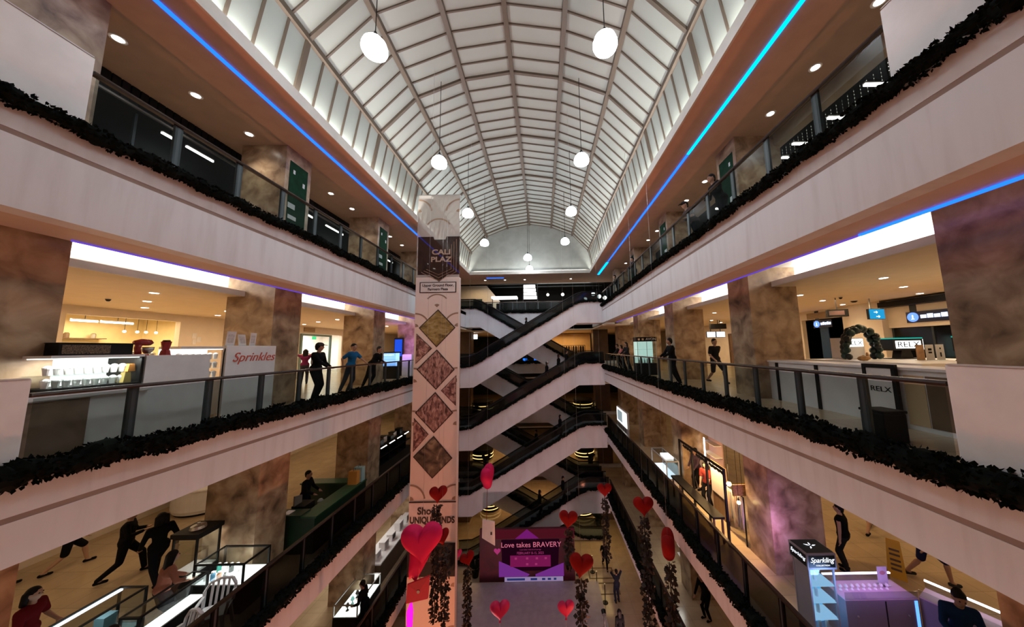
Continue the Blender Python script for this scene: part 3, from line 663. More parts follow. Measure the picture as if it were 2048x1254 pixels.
MB().box(-.62, .02, 0, 1.04, -.0, .06).build('black_base', M_case, t); MB().box(-.62, -.58, .0, 1.04, .06, .52).build('rear_panel', M_litsoft, t); MB().box(-.58, -.0, .02, 1.02, .235, .247).build('shelf', M_clear, t)
MB().box(-.62, .02, 0, 1.04, .5, .54).build('light_top', M_white, t); MB().box(-.57, -.02, .04, 1.0, .485, .499).build('light_strip', M_lit, t); MB().box(.004, .012, .03, 1.01, .06, .5).build('front_glass', M_clear, t); MB().box(-.58, .02, 1.005, 1.04, .06, .5).build('end_post', M_case, t)
lamp_at(t, (-.05, .52, .48), 20, COOL, .06, .9)
def cup(x, y, z, label, group, s=1.0, m=M_cup):
    c = thing('dessert_cup', label, 'cup', (x, y, z), 0, group)
    MB().lathe([(0, 0), (.03 * s, 0), (.042 * s, .095 * s), (0, .095 * s)], 12).build('cup_body', m, c, smooth=False); MB().lathe([(.046 * s, .096 * s), (.044 * s, .115 * s), (.02 * s, .14 * s), (0, .145 * s), (0, .096 * s)][::-1], 12).build('lid', M_clear if False else M_paper, c)
for r, (z, nm) in enumerate(((FB + 1.01, 'lower'), (FB + 1.198, 'upper'))):
    for i in range(9): cup(KX - .14, 4.5 + i * .1, z, f'white lidded cup in the lit case, {nm} row, {ORD[i]} from the near pillar', 'white cups in the lit case')
for i, (y, z, m, h, nm) in enumerate(((5.32, FB + 1.01, M_kraft, .17, 'large tan paper bag at the right end of the lit case, lower shelf'), (5.2, FB + 1.01, M_kraft, .12, 'small tan paper bag between cups on the lower case shelf'), (5.36, FB + 1.198, mat('bag_orange', (.6, .22, .04), .6), .12, 'orange paper bag on the upper case shelf'))):
    if i == 1: y = 5.43
    t2 = thing('paper_bag', nm, 'bag', (KX - .09 - (.2 if i == 1 else 0), y, z)); MB().prism([(-.05, 0), (.05, 0), (.035, h), (-.035, h)], 'x', -.04, .04).build('bag_body', m, t2); MB().box(-.036, .036, -.034, .034, h, h + .012).build('folded_top', m, t2)
t = thing('ornate_box', 'long black lattice box standing on the lit display case', 'box', (KX - .3, 4.6, FB + 1.49)); MB().box(-.12, .12, 0, .84, 0, .19).build('body', M_case, t, bevel=.008); MB().box(.121, .126, .03, .55, .025, .165).build('lattice_panel', ramp_mat('lattice_print', [(.4, (.03, .02, .015)), (.5, (.25, .17, .1)), (.6, (.05, .03, .02))], 60, 2, .5), t); MB().box(-.13, .13, -.01, .85, .19, .2).build('lid', M_case, t)
t = thing('stand_mixer', 'red stand mixer on the kiosk counter', 'mixer', (KX - .42, 5.72, FB + 1.47), PI / 2)
MB().lathe([(0, 0), (.11, 0), (.1, .03), (0, .03)], 16).build('base', M_red, t); MB().tube([(-.03, 0, .03), (-.05, 0, .14), (-.03, 0, .22)], [.045, .04, .05], 10).build('neck', M_red, t, smooth=True); MB().tube([(-.1, 0, .24), (0, 0, .25), (.12, 0, .245), (.17, 0, .24)], [.04, .065, .06, .02], 12).build('motor_head', M_red, t, smooth=True); MB().lathe([(0, .035), (.04, .035), (.08, .1), (.085, .16), (.075, .16), (.0, .05)], 16, (.1, 0, 0)).build('bowl', M_steel, t, smooth=True)
t = thing('blender_jug', 'red ribbed jug blender beside the mixer on the kiosk counter', 'blender', (KX - .42, 6.1, FB + 1.47)); MB().lathe([(0, 0), (.08, 0), (.06, .1), (0, .1)], 12).build('motor_base', M_red, t); MB().lathe([(0, .101), (.05, .101), (.075, .27), (0, .27)], 12).build('jug', M_red, t); MB().lathe([(0, .271), (.06, .271), (.05, .3), (0, .3)], 12).build('lid', M_case, t)
t = thing('display_case', 'second lit display case with white jars, beside the kiosk name panel', 'display case', (-8.2, 6.84, FB))
MB().box(-.5, 0, 0, .96, 0, .9).build('body', M_white, t); MB().box(-.5, -.46, 0, .96, .9, 1.6).build('rear_panel', M_litsoft, t); MB().box(-.5, 0, 0, .96, 1.6, 1.66).build('top', M_white, t); MB().box(-.45, -.02, .03, .93, 1.585, 1.599).build('light_strip', M_lit, t)
for z in (1.12, 1.34): MB().box(-.45, -.02, .02, .94, z, z + .012).build('shelf', M_clear, t)
for r, (z, nm) in enumerate(((.901, 'bottom'), (1.133, 'middle'), (1.353, 'top'))):
    for i in range(7): cup(-8.34, 6.93 + i * .13, FB + z, f'white jar in the case beside the name panel, {nm} shelf, {ORD[i]} from the left', 'white jars in the second case', 1.1)
t = thing('kiosk_sign', 'tall white kiosk panel with red script lettering', 'sign panel', (KX, 6.88, FB)); MB().box(-.09, 0, 0, 1.27, 0, 1.66).build('panel', M_white, t, bevel=.008); MB().box(-.6, -.09, 1.2, 1.27, 0, 1.6).build('side_return', M_white, t)
text('Sprinkles', .30, mat('script_red', (.62, .10, .06), .4), t, (.004, .68, 1.38), (PI / 2, 0, PI / 2), shear=.35, ext=.006, sx=1.0); MB().tube([(-.04, .02, 1.64), (-.03, -.02, 1.5), (-.03, -.03, .4), (-.03, -.02, 0.05)], .012, 6).build('cable', M_black, t)
for i, (y, w, h, l) in enumerate(((6.98, .2, .33, .03), (7.28, .18, .27, -.05), (7.52, .15, .32, .02))):
    t = thing('menu_card', f'white menu card standing on the kiosk name panel, {["left", "middle", "right"][i]} of three', 'menu card', (KX - .05, y, FB + 1.66), 0, 'menu cards on the kiosk panel'); MB().prism([(-w / 2, 0), (w / 2, 0), (w / 2 + l, h), (-w / 2 + l, h)], 'x', -.006, .006).build('card', M_paper, t); MB().box(-.03, .03, -w / 2, w / 2, 0, .015).build('foot', M_clear, t)
    MB().prism([(-w * .35, h * .2), (w * .35, h * .2), (w * .35 + l * .7, h * .8), (-w * .35 + l * .7, h * .8)], 'x', .007, .009).build('print', mat('faint_print', (.62, .58, .57), .6, var=.25, vscale=18), t)
# ---- blue lit kiosk and screen stand by the fourth left column
t = thing('snack_kiosk', 'small kiosk with a blue lit glass case near the lift', 'kiosk', (-8.4, 16.2, FB)); MB().box(-.55, .55, -.0, .5, 0, .6).build('base', M_case, t); MB().box(-.6, .6, -.05, .55, .6, .66).build('worktop', M_case, t); MB().box(-.5, .5, .4, .45, .66, 1.35).build('lit_back', emis('blue_white_glow', (.25, .45, 1.0), 2.2), t); MB().box(-.52, .52, -.02, -.01, .66, 1.35).build('front_glass', M_clear, t); MB().box(-.56, .56, -.04, .5, 1.35, 1.42).build('roof', M_case, t); MB().box(-.5, .5, .05, .38, 1.0, 1.02).build('shelf', M_clear, t)
lamp_at(t, (0, .0, 1.3), 14, (.35, .5, 1), .8, .2, (PI / 4, 0, 0))
lamp_at(t, (.3, .9, 1.6), 26, (.55, .2, 1.0), .5, .5, (PI * .65, 0, -.3))
t = thing('screen_stand', 'upright screen with a deep blue picture in front of the violet lit column', 'screen', (-8.7, 18.2, FB)); MB().box(-.26, .26, -.05, .05, .95, 2.25).build('housing', M_case, t); MB().box(-.22, .22, -.056, -.051, 1.15, 2.15).build('display', emis('deep_blue_screen', (.02, .1, .9), .9), t); MB().box(-.2, .2, -.05, .05, .03, .949).build('pedestal', M_case, t); MB().box(-.3, .3, -.18, .18, 0, .03).build('foot_plate', M_case, t)
t = thing('white_cabinet', 'low white cabinet against the violet lit column', 'cabinet', (-8.1, 18.2, FB)); MB().box(-.28, .28, -.2, .2, 0, 1.25).build('body', M_white, t, bevel=.01); MB().box(-.25, .25, -.206, -.201, .1, 1.15).build('door', M_white, t)
# ---- right second gallery: front wall with pier, openings, signs
for a, b, c, d in ((YN, 8.0, z0, z1), (8.0, 11.85, 15.2, z1), (13.1, 13.65, z0, z1), (13.65, 15.8, 15.85, z1), (15.8, 19.0, z0, z1), (19.0, YE, z0, z1)):
    struct(MB().box(13.6, 13.8, a, b, c, d).build('wall_right', M_wall))
struct(MB().box(13.35, 13.8, 11.85, 13.1, z0, z1).build('wall_pier', M_wall))
struct(MB().box(17.0, 17.2, 7.0, 17.0, z0, z1).build('wall_store_back', M_dark))
o = MB().box(13.2, 13.59, 8.6, 11.8, 16.0, 16.2).build('bulkhead_box', M_case); tag(o, 'long black box along the ceiling over the vape booth shopfront', 'bulkhead', None)
t = thing('shopfront_glass', 'dark reflecting shopfront behind the vape booth', 'shopfront', (13.7, 9.9, FB))
MB().box(-.01, .01, -1.88, 1.93, .05, 1.98).build('glass_pane', M_glassE, t)
for y in (-1.88, -.6, .7, 1.9): MB().box(-.03, .03, y - .03, y + .03, 0, 1.99).build('mullion', M_slate, t)
M_logo = emis('logo_white_blue', (.65, .75, 1.0), 2.4); M_logob = emis('logo_blue', (.12, .25, 1.0), 2.0)
def round_logo(y, z, r, L_, label):
    t = thing('round_logo_sign', label, 'sign', (13.55, y, z)); MB().box(-.0, .03, -L_ - r * 1.4, r * 1.2, -r * 1.15, r * 1.15).build('backing', mat('sign_navy', (.01, .015, .05), .4), t)
    m = MB().lathe([(r * .8, -.008), (r, -.008), (r, .0), (r * .8, .0)], 24); m.v = [(zc - .005, xx, yy) for xx, yy, zc in m.v]; m.build('ring', M_logob, t)
    m = MB().lathe([(0, -.004), (r * .74, -.004), (r * .74, .0), (0, .0)], 24); m.v = [(zc - .003, xx, yy) for xx, yy, zc in m.v]; m.build('disc', M_logob, t)
    MB().box(-.014, -.008, -r * .12, r * .12, -r * .4, r * .45).build('figure', M_logo, t); MB().box(-.014, -.008, -r * .3, r * .3, -r * .5, -r * .38).build('figure_base', M_logo, t)
    MB().box(.031, .05, -.1, .1, -.1, 1.9 - (z - 14.4) - .05).build('bracket', M_slate, t)
    for i in range(5): MB().box(-.014, -.004, -r * 1.35 - (i + 1) * L_ / 5 + .03, -r * 1.35 - i * L_ / 5, -r * .35, r * (.5 if i % 2 else .35)).build('letter_bar', M_logo, t)
round_logo(11.0, 15.55, .17, .95, 'lit sign with a round blue logo on the dark shopfront, near the right pillar'); round_logo(14.9, 15.6, .16, .55, 'smaller lit round blue logo sign left of the white pier')
t = thing('hanging_screen', 'bright cyan blue screen hanging from the ceiling by the white pier', 'screen', (12.25, 11.0, 15.69), .12); MB().box(-.33, .33, -.0, .08, -.19, .19).build('housing', M_case, t); MB().box(-.32, .32, -.006, -.001, -.18, .18).build('display', emis('cyan_screen', (.02, .35, .7), 1.0), t); MB().bar((-.2, .04, .19), (-.2, .04, .58), .03).build('hanger', M_steel, t)
ar = MB()
for x, z in ((-.08, .07), (.0, -.09)): ar.box(x - .05, x + .05, -.010, -.0065, z - .012, z + .012); ar.prism([(x + .05, z - .05), (x + .12, z), (x + .05, z + .05)], 'y', -.010, -.0065)
ar.build('arrow_print', M_logo, t)
t = thing('hanging_sign', 'dark hanging sign box below the air vent, right gallery', 'sign', (10.5, 10.7, 15.72), -.3); MB().box(-.3, .3, -.06, .06, -.13, .13).build('box', M_case, t); MB().box(-.26, .18, -.066, -.061, -.07, .08).build('face', mat('sign_plum', (.12, .06, .06), .5, var=.3), t); MB().bar((0, 0, .13), (0, 0, .55), .02).build('hanger', M_black, t)
vent(13.599, 14.7, 16.02, -1, 'slatted air vent above the dark opening left of the white pier', 1.5, .3)
t = thing('blue_banner', 'tall dark blue banner stand inside the dark opening left of the white pier', 'banner', (13.9, 14.9, FB)); MB().box(-.02, .02, -.22, .22, .05, 2.3).build('banner_cloth', mat('banner_blue', (.01, .05, .13), .5), t); MB().box(-.15, .15, -.25, .25, 0, .05).build('foot', M_case, t)
t = thing('door_panel', 'dark brown wooden door at the far end of the right second gallery', 'door', (13.58, 21.5, FB)); MB().box(-.04, .0, -.5, .5, 0, 2.15).build('leaf', M_wood, t); fr = MB(); fr.box(-.06, 0, -.62, -.501, 0, 2.27); fr.box(-.06, 0, .501, .62, 0, 2.27); fr.box(-.06, 0, -.501, .501, 2.151, 2.27); fr.build('door_frame', M_brownwall, t); MB().box(-.1, -.041, .36, .42, 1.0, 1.05).build('handle', M_steel, t); MB().box(-.046, -.041, -.1, .2, 1.35, 1.65).build('notice', M_paper, t)
for i in (0, 1):
    t = thing('wall_screen', f'bright white screen hanging in the far right second gallery, {["left", "right"][i]} of a pair', 'screen', (10.9 + i * .62, 19.6, 15.35), 0, 'pair of white screens'); MB().box(-.29, .29, 0, .07, -.19, .19).build('housing', M_case, t); MB().box(-.27, .27, -.006, -.001, -.17, .17).build('display', emis('white_screen', (.75, .88, 1), 1.8), t); MB().bar((0, .03, .19), (0, .03, .92), .03).build('hanger', M_black, t)
t = thing('hanging_sign', 'dark sign box above the pair of white screens', 'sign', (11.2, 19.3, 15.85)); MB().box(-.5, .5, -.08, .08, -.16, .16).build('box', M_case, t); MB().bar((0, 0, .16), (0, 0, .42), .03).build('hanger', M_black, t)
# ---- vape booth
VX = 6.2
t = thing('booth_counter', 'long white booth counter with black frame strips behind the right railing', 'counter', (VX, 4.3, FB)); MB().box(.0, .55, 0, 5.0, 0, .98).build('body', M_white, t); MB().box(-.04, .6, -.03, 5.03, .98, 1.03).build('worktop', M_white, t, bevel=.006)
for y in (4.95, 3.82, 2.66): MB().box(-.03, -.001, y - .035, y + .035, 0, .975).build('frame_strip', M_case, t)
MB().box(-.008, -.001, .72, 1.0, .08, .9).build('tan_panel', M_tanb, t); MB().box(-.008, -.001, .42, .70, .08, .9).build('brown_panel', M_brn, t); MB().box(-.008, -.001, .02, .2, .08, .9).build('grey_panel', mat('panel_greige', (.5, .40, .33), .5), t)
t = thing('booth_totem', 'white upright booth sign with black frame and dark lettering', 'sign', (6.12, 5.6, FB)); fr = MB(); fr.box(-.03, .03, -.27, -.21, 0, 1.07); fr.box(-.03, .03, .21, .27, 0, 1.07); fr.box(-.03, .03, -.21, .21, 1.0, 1.07); fr.build('frame', M_case, t); MB().box(-.015, .015, -.209, .209, .1, .999).build('panel', M_paper, t); text('RELX', .13, M_case, t, (-.018, 0, .62), (PI / 2, 0, -PI / 2), sx=1.15)
t = thing('black_bin', 'square black box on the floor between the booth and the railing', 'box', (5.12, 4.72, FB)); MB().box(-.17, .17, -.17, .17, 0, .42).build('body', M_case, t, bevel=.02); MB().box(-.18, .18, -.18, .18, .421, .46).build('lid', M_case, t, bevel=.01)
M_teal = emis('teal_edge_glow', (.02, .42, .34), 1.0); M_relx = emis('white_sign_glow', (1, 1, 1), 3.0)
def relx_stand(x, y, z, w, h, label, rot=0):
    t = thing('lit_sign_stand', label, 'sign', (x, y, z), rot, 'lit black sign heads of the vape booth')
    d = .16; MB().box(-w / 2, w / 2, -d, d, -h * .55, h * .5).build('sign_head', M_case, t); MB().box(-w / 2 - .004, w / 2 + .004, -d - .004, d + .004, h * .501, h * .60).build('top_edge', M_teal, t); MB().box(w / 2 + .001, w / 2 + .012, -d, d, -h * .5, h * .45).build('side_edge', M_litsoft, t)
    MB().box(-w * .42, w * .42, -d - .008, -d - .001, -h * .36, h * .32).build('lit_panel', M_relx, t); text('RELX', h * .72, M_case, t, (0, -d - .011, -.01), sx=1.25, ext=.002)
    zf = FB + 1.03 - z; MB().prism([(-w * .22, zf + .02), (w * .22, zf + .02), (w * .15, -h * .552), (-w * .15, -h * .552)], 'y', -.1, .1).build('neck', M_case, t); MB().box(-w * .42, w * .42, -.2, .2, zf, zf + .019).build('base', M_case, t)
t = thing('booth_rear_counter', 'inner counter of the vape booth carrying the lit signs', 'counter', (7.4, 6.0, FB)); MB().box(0, 2.7, 0, 2.6, 0, .97).build('body', M_white, t); MB().box(-.03, 2.73, -.03, 2.63, .97, 1.03).build('worktop', M_white, t)
relx_stand(9.3, 7.9, 14.6, .76, .28, 'black sign head with teal edge glowing white, left of the brochures'); relx_stand(9.35, 6.5, 14.6, .75, .28, 'black sign head with teal edge, partly behind the right pillar')
t = thing('lit_sign_cabinet', 'white cabinet with a glowing sign under the balloon arch', 'sign', (8.4, 8.3, FB)); MB().box(-.26, .26, -.1, .3, 1.035, 1.3).build('cabinet', M_white, t); MB().box(-.24, .24, -.106, -.101, 1.36, 1.56).build('lit_panel', M_relx, t); MB().box(-.26, .26, -.1, .3, 1.3, 1.6).build('head', M_white, t); text('RELX', .16, M_case, t, (0, -.109, 1.45), sx=1.2, ext=.002)
for i, (x, m) in enumerate(((8.66, mat('brochure_tan', (.42, .24, .12), .5, var=.3, vscale=8)), (8.88, M_paper), (9.12, M_paper))):
    t = thing('brochure', f'upright brochure on the booth counter, {["tan one at the left", "white one with a round drawing, in the middle", "white one with dark pens, at the right"][i]}', 'brochure', (x, 7.0, FB + 1.03), 0, 'brochures on the vape booth counter'); MB().box(-.09, .09, -.006, .006, .01, .36).build('card', m, t); MB().box(-.09, .09, -.05, .05, 0, .01).build('foot', M_clear, t)
    if i: q = MB(); [q.cbox((.0, -.008, z_), (.03 if i == 2 else .08, .002, hh)) for z_, hh in (((.25, .05), (.18, .04)) if i == 1 else ((.27, .04), (.13, .1)))]; q.build('print', M_case, t)
t = thing('balloon_arch', 'dark green balloon arch round the lit white cabinet of the vape booth', 'balloon arch', (8.12, 7.78, FB + 1.03)); rnd = random.Random(3)
M_bal = [mat('balloon_green', (.003, .022, .018), .4), mat('balloon_teal', (.004, .032, .027), .4), mat('balloon_dark', (.003, .008, .008), .35)]
arc_ = [(s_ * .38, .09 + .13 * k_) for s_ in (-1,) for k_ in range(3)] + [(.38 * -math.cos(PI * k_ / 12), .42 + .36 * math.sin(PI * k_ / 12)) for k_ in range(13)] + [(.40, .09 + .13 * k_) for k_ in range(3)]
for cx_, cz_ in arc_:
    for j in range(2): r = rnd.uniform(.065, .095); MB().ball((cx_ + rnd.uniform(-.05, .05), (j - .5) * .11, max(r * 1.1, cz_ + rnd.uniform(-.03, .03))), r, 12, (1, 1, 1.1)).build('balloon', M_bal[rnd.randrange(3)], t, smooth=True)
t = thing('paper_wrap', 'crumpled brown paper wrap on the booth counter edge', 'paper', (7.5, 7.15, FB + 1.035)); m = MB(); rnd = random.Random(5)
m.ball((0, 0, .06), .11, 10, (1.2, .8, .55)); m.ball((.1, 0, .12), .05, 8, (.6, .5, 1.6)); m.v = [(x + rnd.uniform(-.014, .014), y + rnd.uniform(-.01, .01), max(.0, z + rnd.uniform(-.014, .014))) for x, y, z in m.v]; m.build('wrap', mat('wrap_tan', (.42, .24, .10), .7), t)
# ---- cosmetics case by the third right column
t = thing('cosmetics_case', 'lit glass cosmetics case with a black sign on top, beside a column', 'display case', (5.35, 16.0, FB)); MB().box(-.5, .5, -.3, .3, 0, .6).build('base', M_case, t); MB().box(-.5, .5, .26, .3, .6, 1.72).build('lit_back', emis('green_white_glow', (.62, .85, .75), .9), t)
for x in (-.49, -.01, .47): MB().box(x, x + .02, -.3, -.28, .6, 1.72).build('frame', M_steel, t)
for z in (.95, 1.3): MB().box(-.48, .48, -.27, .25, z, z + .012).build('shelf', M_clear, t)
MB().box(-.48, .48, -.295, -.29, .6, 1.7).build('front_glass', M_clear, t); MB().box(-.52, .52, -.32, .32, 1.72, 1.95).build('sign_box', M_case, t); text('AVON', .17, M_paper, t, (.22, -.325, 1.835), sx=1.1); MB().box(-.45, -.35, -.325, -.321, 1.78, 1.88).build('emblem', M_tanb, t); MB().box(-.25, -.15, -.325, -.321, 1.78, 1.88).build('emblem', M_tanb, t)
lamp_at(t, (0, -.1, 1.68), 7, (.85, 1, .95), .8, .2)
for i in range(6): t2 = thing('cosmetic_bottle', f'bottle in the lit cosmetics case, {ORD[i]} from the left', 'bottle', (5.0 + i * .14, 15.95, FB + .6), 0, 'bottles in the cosmetics case'); MB().lathe([(0, 0), (.035, 0), (.035, .16), (.015, .19), (0, .19)], 10).build('flask', M_kraft if i > 3 else M_paper, t2); MB().lathe([(0, .191), (.018, .191), (.018, .23), (0, .23)], 8).build('cap', M_case, t2)
t = thing('poster_stand', 'teal lit poster stand near the far end of the right second gallery', 'poster', (6.3, 24.2, FB)); MB().box(-.35, .35, -.03, .03, .3, 2.1).build('frame', M_case, t); MB().box(-.31, .31, -.036, -.031, .35, 2.05).build('lit_poster', emis('teal_poster', (.12, .6, .6), .8), t); MB().box(-.4, .4, -.2, .2, 0, .3).build('foot', M_case, t)
# ================================================================== THIRD GALLERY (floor C)
def frame_case(name, label, cat, x0, x1, y0, y1, zf, h, base_h, lit, power, col, frame=M_case, base=M_case, rowitems=0):
    t = thing(name, label, cat, (x0, y0, zf)); w, d = x1 - x0, y1 - y0; r = .035
    MB().box(0, w, 0, d, 0, base_h).build('base', base, t)
    f = MB()
    for x in (0, w - r):
        for y in (0, d - r): f.box(x, x + r, y, y + r, base_h + .001, h)
    for y in (0, d - r): f.box(r, w - r, y, y + r, h - r, h)
    for x in (0, w - r): f.box(x, x + r, r, d - r, h - r, h)
    f.build('frame', frame, t)
    MB().box(r, w - r, r, d - r, base_h + .001, base_h + .012).build('lit_bed', lit, t)
    MB().box(.01, w - .01, .012, .02, base_h + .02, h - r).build('glass_side', M_clear, t); MB().box(w - .02, w - .012, .02, d - .02, base_h + .02, h - r).build('glass_side', M_clear, t); MB().box(r, w - r, r, d - r, h - .012, h - .006).build('glass_top', M_clear, t)
    if power: lamp_at(t, (w / 2, d / 2, h - .06), power, col, w * .7, d * .8)
    return t
M_bluewhite = emis('blue_white_bed', (.75, .88, 1.0), 1.3)
M_teald = mat('showcase_teal', (.10, .17, .18), .4)
t = frame_case('showcase', 'long glass showcase with a white light line, lower left corner', 'showcase', -9.2, -8.6, 4.0, 7.1, FC, .95, .25, mat('showcase_bed', (.35, .45, .46), .4), 16, (.8, .93, 1))
MB().box(.06, .12, .05, 3.05, .90, .93).build('light_line', emis('cool_line', (.85, .9, 1), 5), t)
for i in range(6): MB().box(.2, .4, .2 + i * .48, .4 + i * .48, .262, .5 + .1 * (i % 3)).build('display_block', M_teald if i % 2 else M_white, t)
t = frame_case('popcorn_cart', 'tall black framed glass cart behind the lit table, left third floor', 'cart', -8.95, -8.35, 7.75, 8.3, FC, 1.5, .7, M_white, 5, NEUT); MB().box(-.03, .63, -.03, .58, 1.501, 1.6).build('roof', M_case, t); MB().lathe([(0, 1.6), (.16, 1.6), (.14, 1.66), (.03, 1.68), (.03, 1.72), (0, 1.72)], 16, (.3, .27, 0)).build('lid', M_steel, t)
t = frame_case('craft_table', 'black framed table glowing white with small goods, left third floor', 'table', -8.15, -7.0, 7.55, 8.25, FC, 1.05, .6, M_lit, 14, COOL)
rnd = random.Random(8); its = []
for i in range(8):
    x, y = -8.0 + (i % 4) * .15, 7.7 + (i // 4) * .28; nm = ['white bottle', 'blue jar', 'orange tin', 'white box', 'green jar', 'white carton', 'dark tin', 'pale bottle'][i]
    m_ = [M_cup, mat('jar_blue', (.1, .3, .5), .4), mat('tin_orange', (.6, .2, .05), .4), M_paper, mat('jar_green', (.05, .35, .28), .4), M_cup, M_case, M_paper][i]
    t2 = thing('small_jar', f'{nm} on the white glowing table, {"rear" if i > 3 else "front"} row', 'jar', (x, y, FC + .613)); MB().lathe([(0, 0), (.045, 0), (.045, .13), (.03, .16), (0, .16)], 10).build('jar_body', m_, t2); MB().lathe([(0, .161), (.032, .161), (.032, .19), (0, .19)], 8).build('lid', M_paper, t2)
t = frame_case('craft_table', 'second black framed table with a lower lit bed nearer the railing, left third floor', 'table', -8.0, -7.62, 6.2, 7.4, FC, 1.02, .55, M_lit, 8, COOL)
def plastic_chair(x, y, rz, label):
    t = thing('plastic_chair', label, 'chair', (x, y, FC), rz, 'white plastic chairs'); m = mat('plastic_white', (.70, .69, .72), .4)
    MB().prism([(-.22, .42), (.22, .42), (.24, .45), (.2, .46), (-.2, .46), (-.24, .45)], 'y', -.22, .22).build('seat', m, t)
    b = MB(); pts = [(-.24, .46), (-.25, .75), (-.18, .88), (0, .92), (.18, .88), (.25, .75), (.24, .46)]
    for a, c in zip(pts, pts[1:]): b.bar((a[0], .22 + (a[1] - .46) * .2, a[1]), (c[0], .22 + (c[1] - .46) * .2, c[1]), .05, .03)
    for x_ in (-.13, -.045, .045, .13): b.bar((x_, .22, .46), (x_, .305, .89), .04, .02)
    b.build('backrest', m, t)
    for sx_ in (-1, 1):
        for sy_ in (-1, 1): MB().bar((sx_ * .2, sy_ * .2, .42), (sx_ * .25, sy_ * .25, 0), .05).build('leg', m, t)
        a = MB(); a.bar((sx_ * .25, .24, .66), (sx_ * .27, -.18, .64), .05, .03); a.bar((sx_ * .27, -.18, .64), (sx_ * .24, -.2, .44), .04); a.build('armrest', m, t)
plastic_chair(-7.1, 7.05, .5, 'white plastic armchair closest to the railing, left third floor'); plastic_chair(-6.95, 6.2, -.3, 'white plastic armchair further left by the near railing end')
M_green = mat('booth_green', (.012, .07, .03), .4, var=.2); M_greend = mat('booth_green_dark', (.006, .03, .015), .4)
t = thing('green_booth', 'dark green booth counter behind the left railing, third floor', 'booth', (-7.3, 9.55, FC))
MB().box(0, .42, 0, 2.6, 0, .98).build('front_counter', M_greend, t); MB().box(-.05, .46, .0, 2.6, .98, 1.03).build('worktop', M_green, t); MB().box(-.75, -.001, 0, .4, 0, 1.06).build('near_counter', M_greend, t); MB().box(-1.8, -.001, 2.3, 2.7, 0, .98).build('far_counter', M_greend, t); MB().box(-1.85, -.051, 2.28, 2.72, .98, 1.03).build('far_worktop', M_green, t); MB().box(-.6, -.4, .05, .3, 1.061, 1.075).build('booklet', M_paper, t)
t = thing('cash_register', 'black cash register on the green booth', 'register', (-7.75, 10.15, FC)); MB().box(-.25, .22, -.2, .35, 0, .9).build('stand', M_case, t); MB().box(-.2, .2, -.15, .3, .901, 1.1).build('body', M_case, t); MB().prism([(-.15, 1.1), (.15, 1.1), (.15, 1.32), (-.15, 1.4)], 'x', -.15, -.11).build('screen', mat('grey_screen', (.16, .15, .13), .3), t)
t = thing('glass_jar', 'small clear jar inside the green booth', 'jar', (-7.55, 10.7, FC)); MB().lathe([(0, 0), (.12, 0), (.12, .8), (0, .8)], 14).build('stool', M_case, t); MB().lathe([(0, .801), (.08, .801), (.09, .95), (.05, 1.0), (0, 1.0)], 14).build('jar_body', mat('jar_grey', (.25, .3, .3), .2), t)
for i, (y, m_, nm, h) in enumerate(((11.75, mat('bag_amber', (.55, .26, .05), .6), 'amber shopping bag standing on the green booth', .45), (12.0, mat('bag_aqua', (.30, .50, .52), .6), 'pale aqua shopping bag behind the amber one', .5))):
    t = thing('shopping_bag', nm, 'bag', (-7.1 + i * .04, y, FC + 1.03)); MB().prism([(-.11, 0), (.11, 0), (.09, h), (-.09, h)], 'x', -.16, .16).build('bag_body', m_, t); MB().tube([(0, -.05, h), (0, -.04, h + .1), (0, .04, h + .1), (0, .05, h)], .008, 5).build('handle', M_case, t)
t = thing('dark_shelving', 'black shop shelving with white light bars beyond the green booth', 'shelving', (-8.6, 14.5, FC))
MB().box(0, .9, 0, 3.4, 0, .55).build('base', M_case, t)
for i in range(4): MB().box(.0, .9, .1 + i * .9, .14 + i * .9, .55, 1.3).build('upright', M_case, t)
for z in (.9, 1.28): MB().box(0, .9, 0, 3.4, z, z + .03).build('shelf', M_case, t)
for i in range(4): MB().box(.88, .905, .25 + i * .8, .75 + i * .8, 1.315, 1.34).build('light_bar', M_tube, t)
for i in range(6): t2 = thing('hat_box', f'dark box on top of the black shelving, {ORD[i]} from the near end', 'box', (-8.2 + .1 * (i % 2), 14.8 + i * .5, FC + 1.312 if i not in (9,) else 0), 0, 'boxes on the black shelving'); MB().box(-.14, .14, -.16, .16, 0, .16 + .06 * (i % 3)).build('box_body', M_case if i % 2 else M_brn, t2); MB().box(-.15, .15, -.17, .17, .16 + .06 * (i % 3), .19 + .06 * (i % 3)).build('lid', M_case, t2)
for i, (x, y, z_) in enumerate(((-13.2, 12.6, 0),)):
    t = thing('curved_counter', 'round white counter with black kick base by the cream wall, left third floor', 'counter', (x, y, FC)); MB().lathe([(0, .08), (1.0, .08), (1.05, .2), (1.05, .85), (1.09, .87), (1.09, .92), (0, .92)], 40).build('body', M_white, t, smooth=False); MB().lathe([(0, 0), (.95, 0), (.95, .078), (0, .078)], 40).build('kick_base', M_case, t)
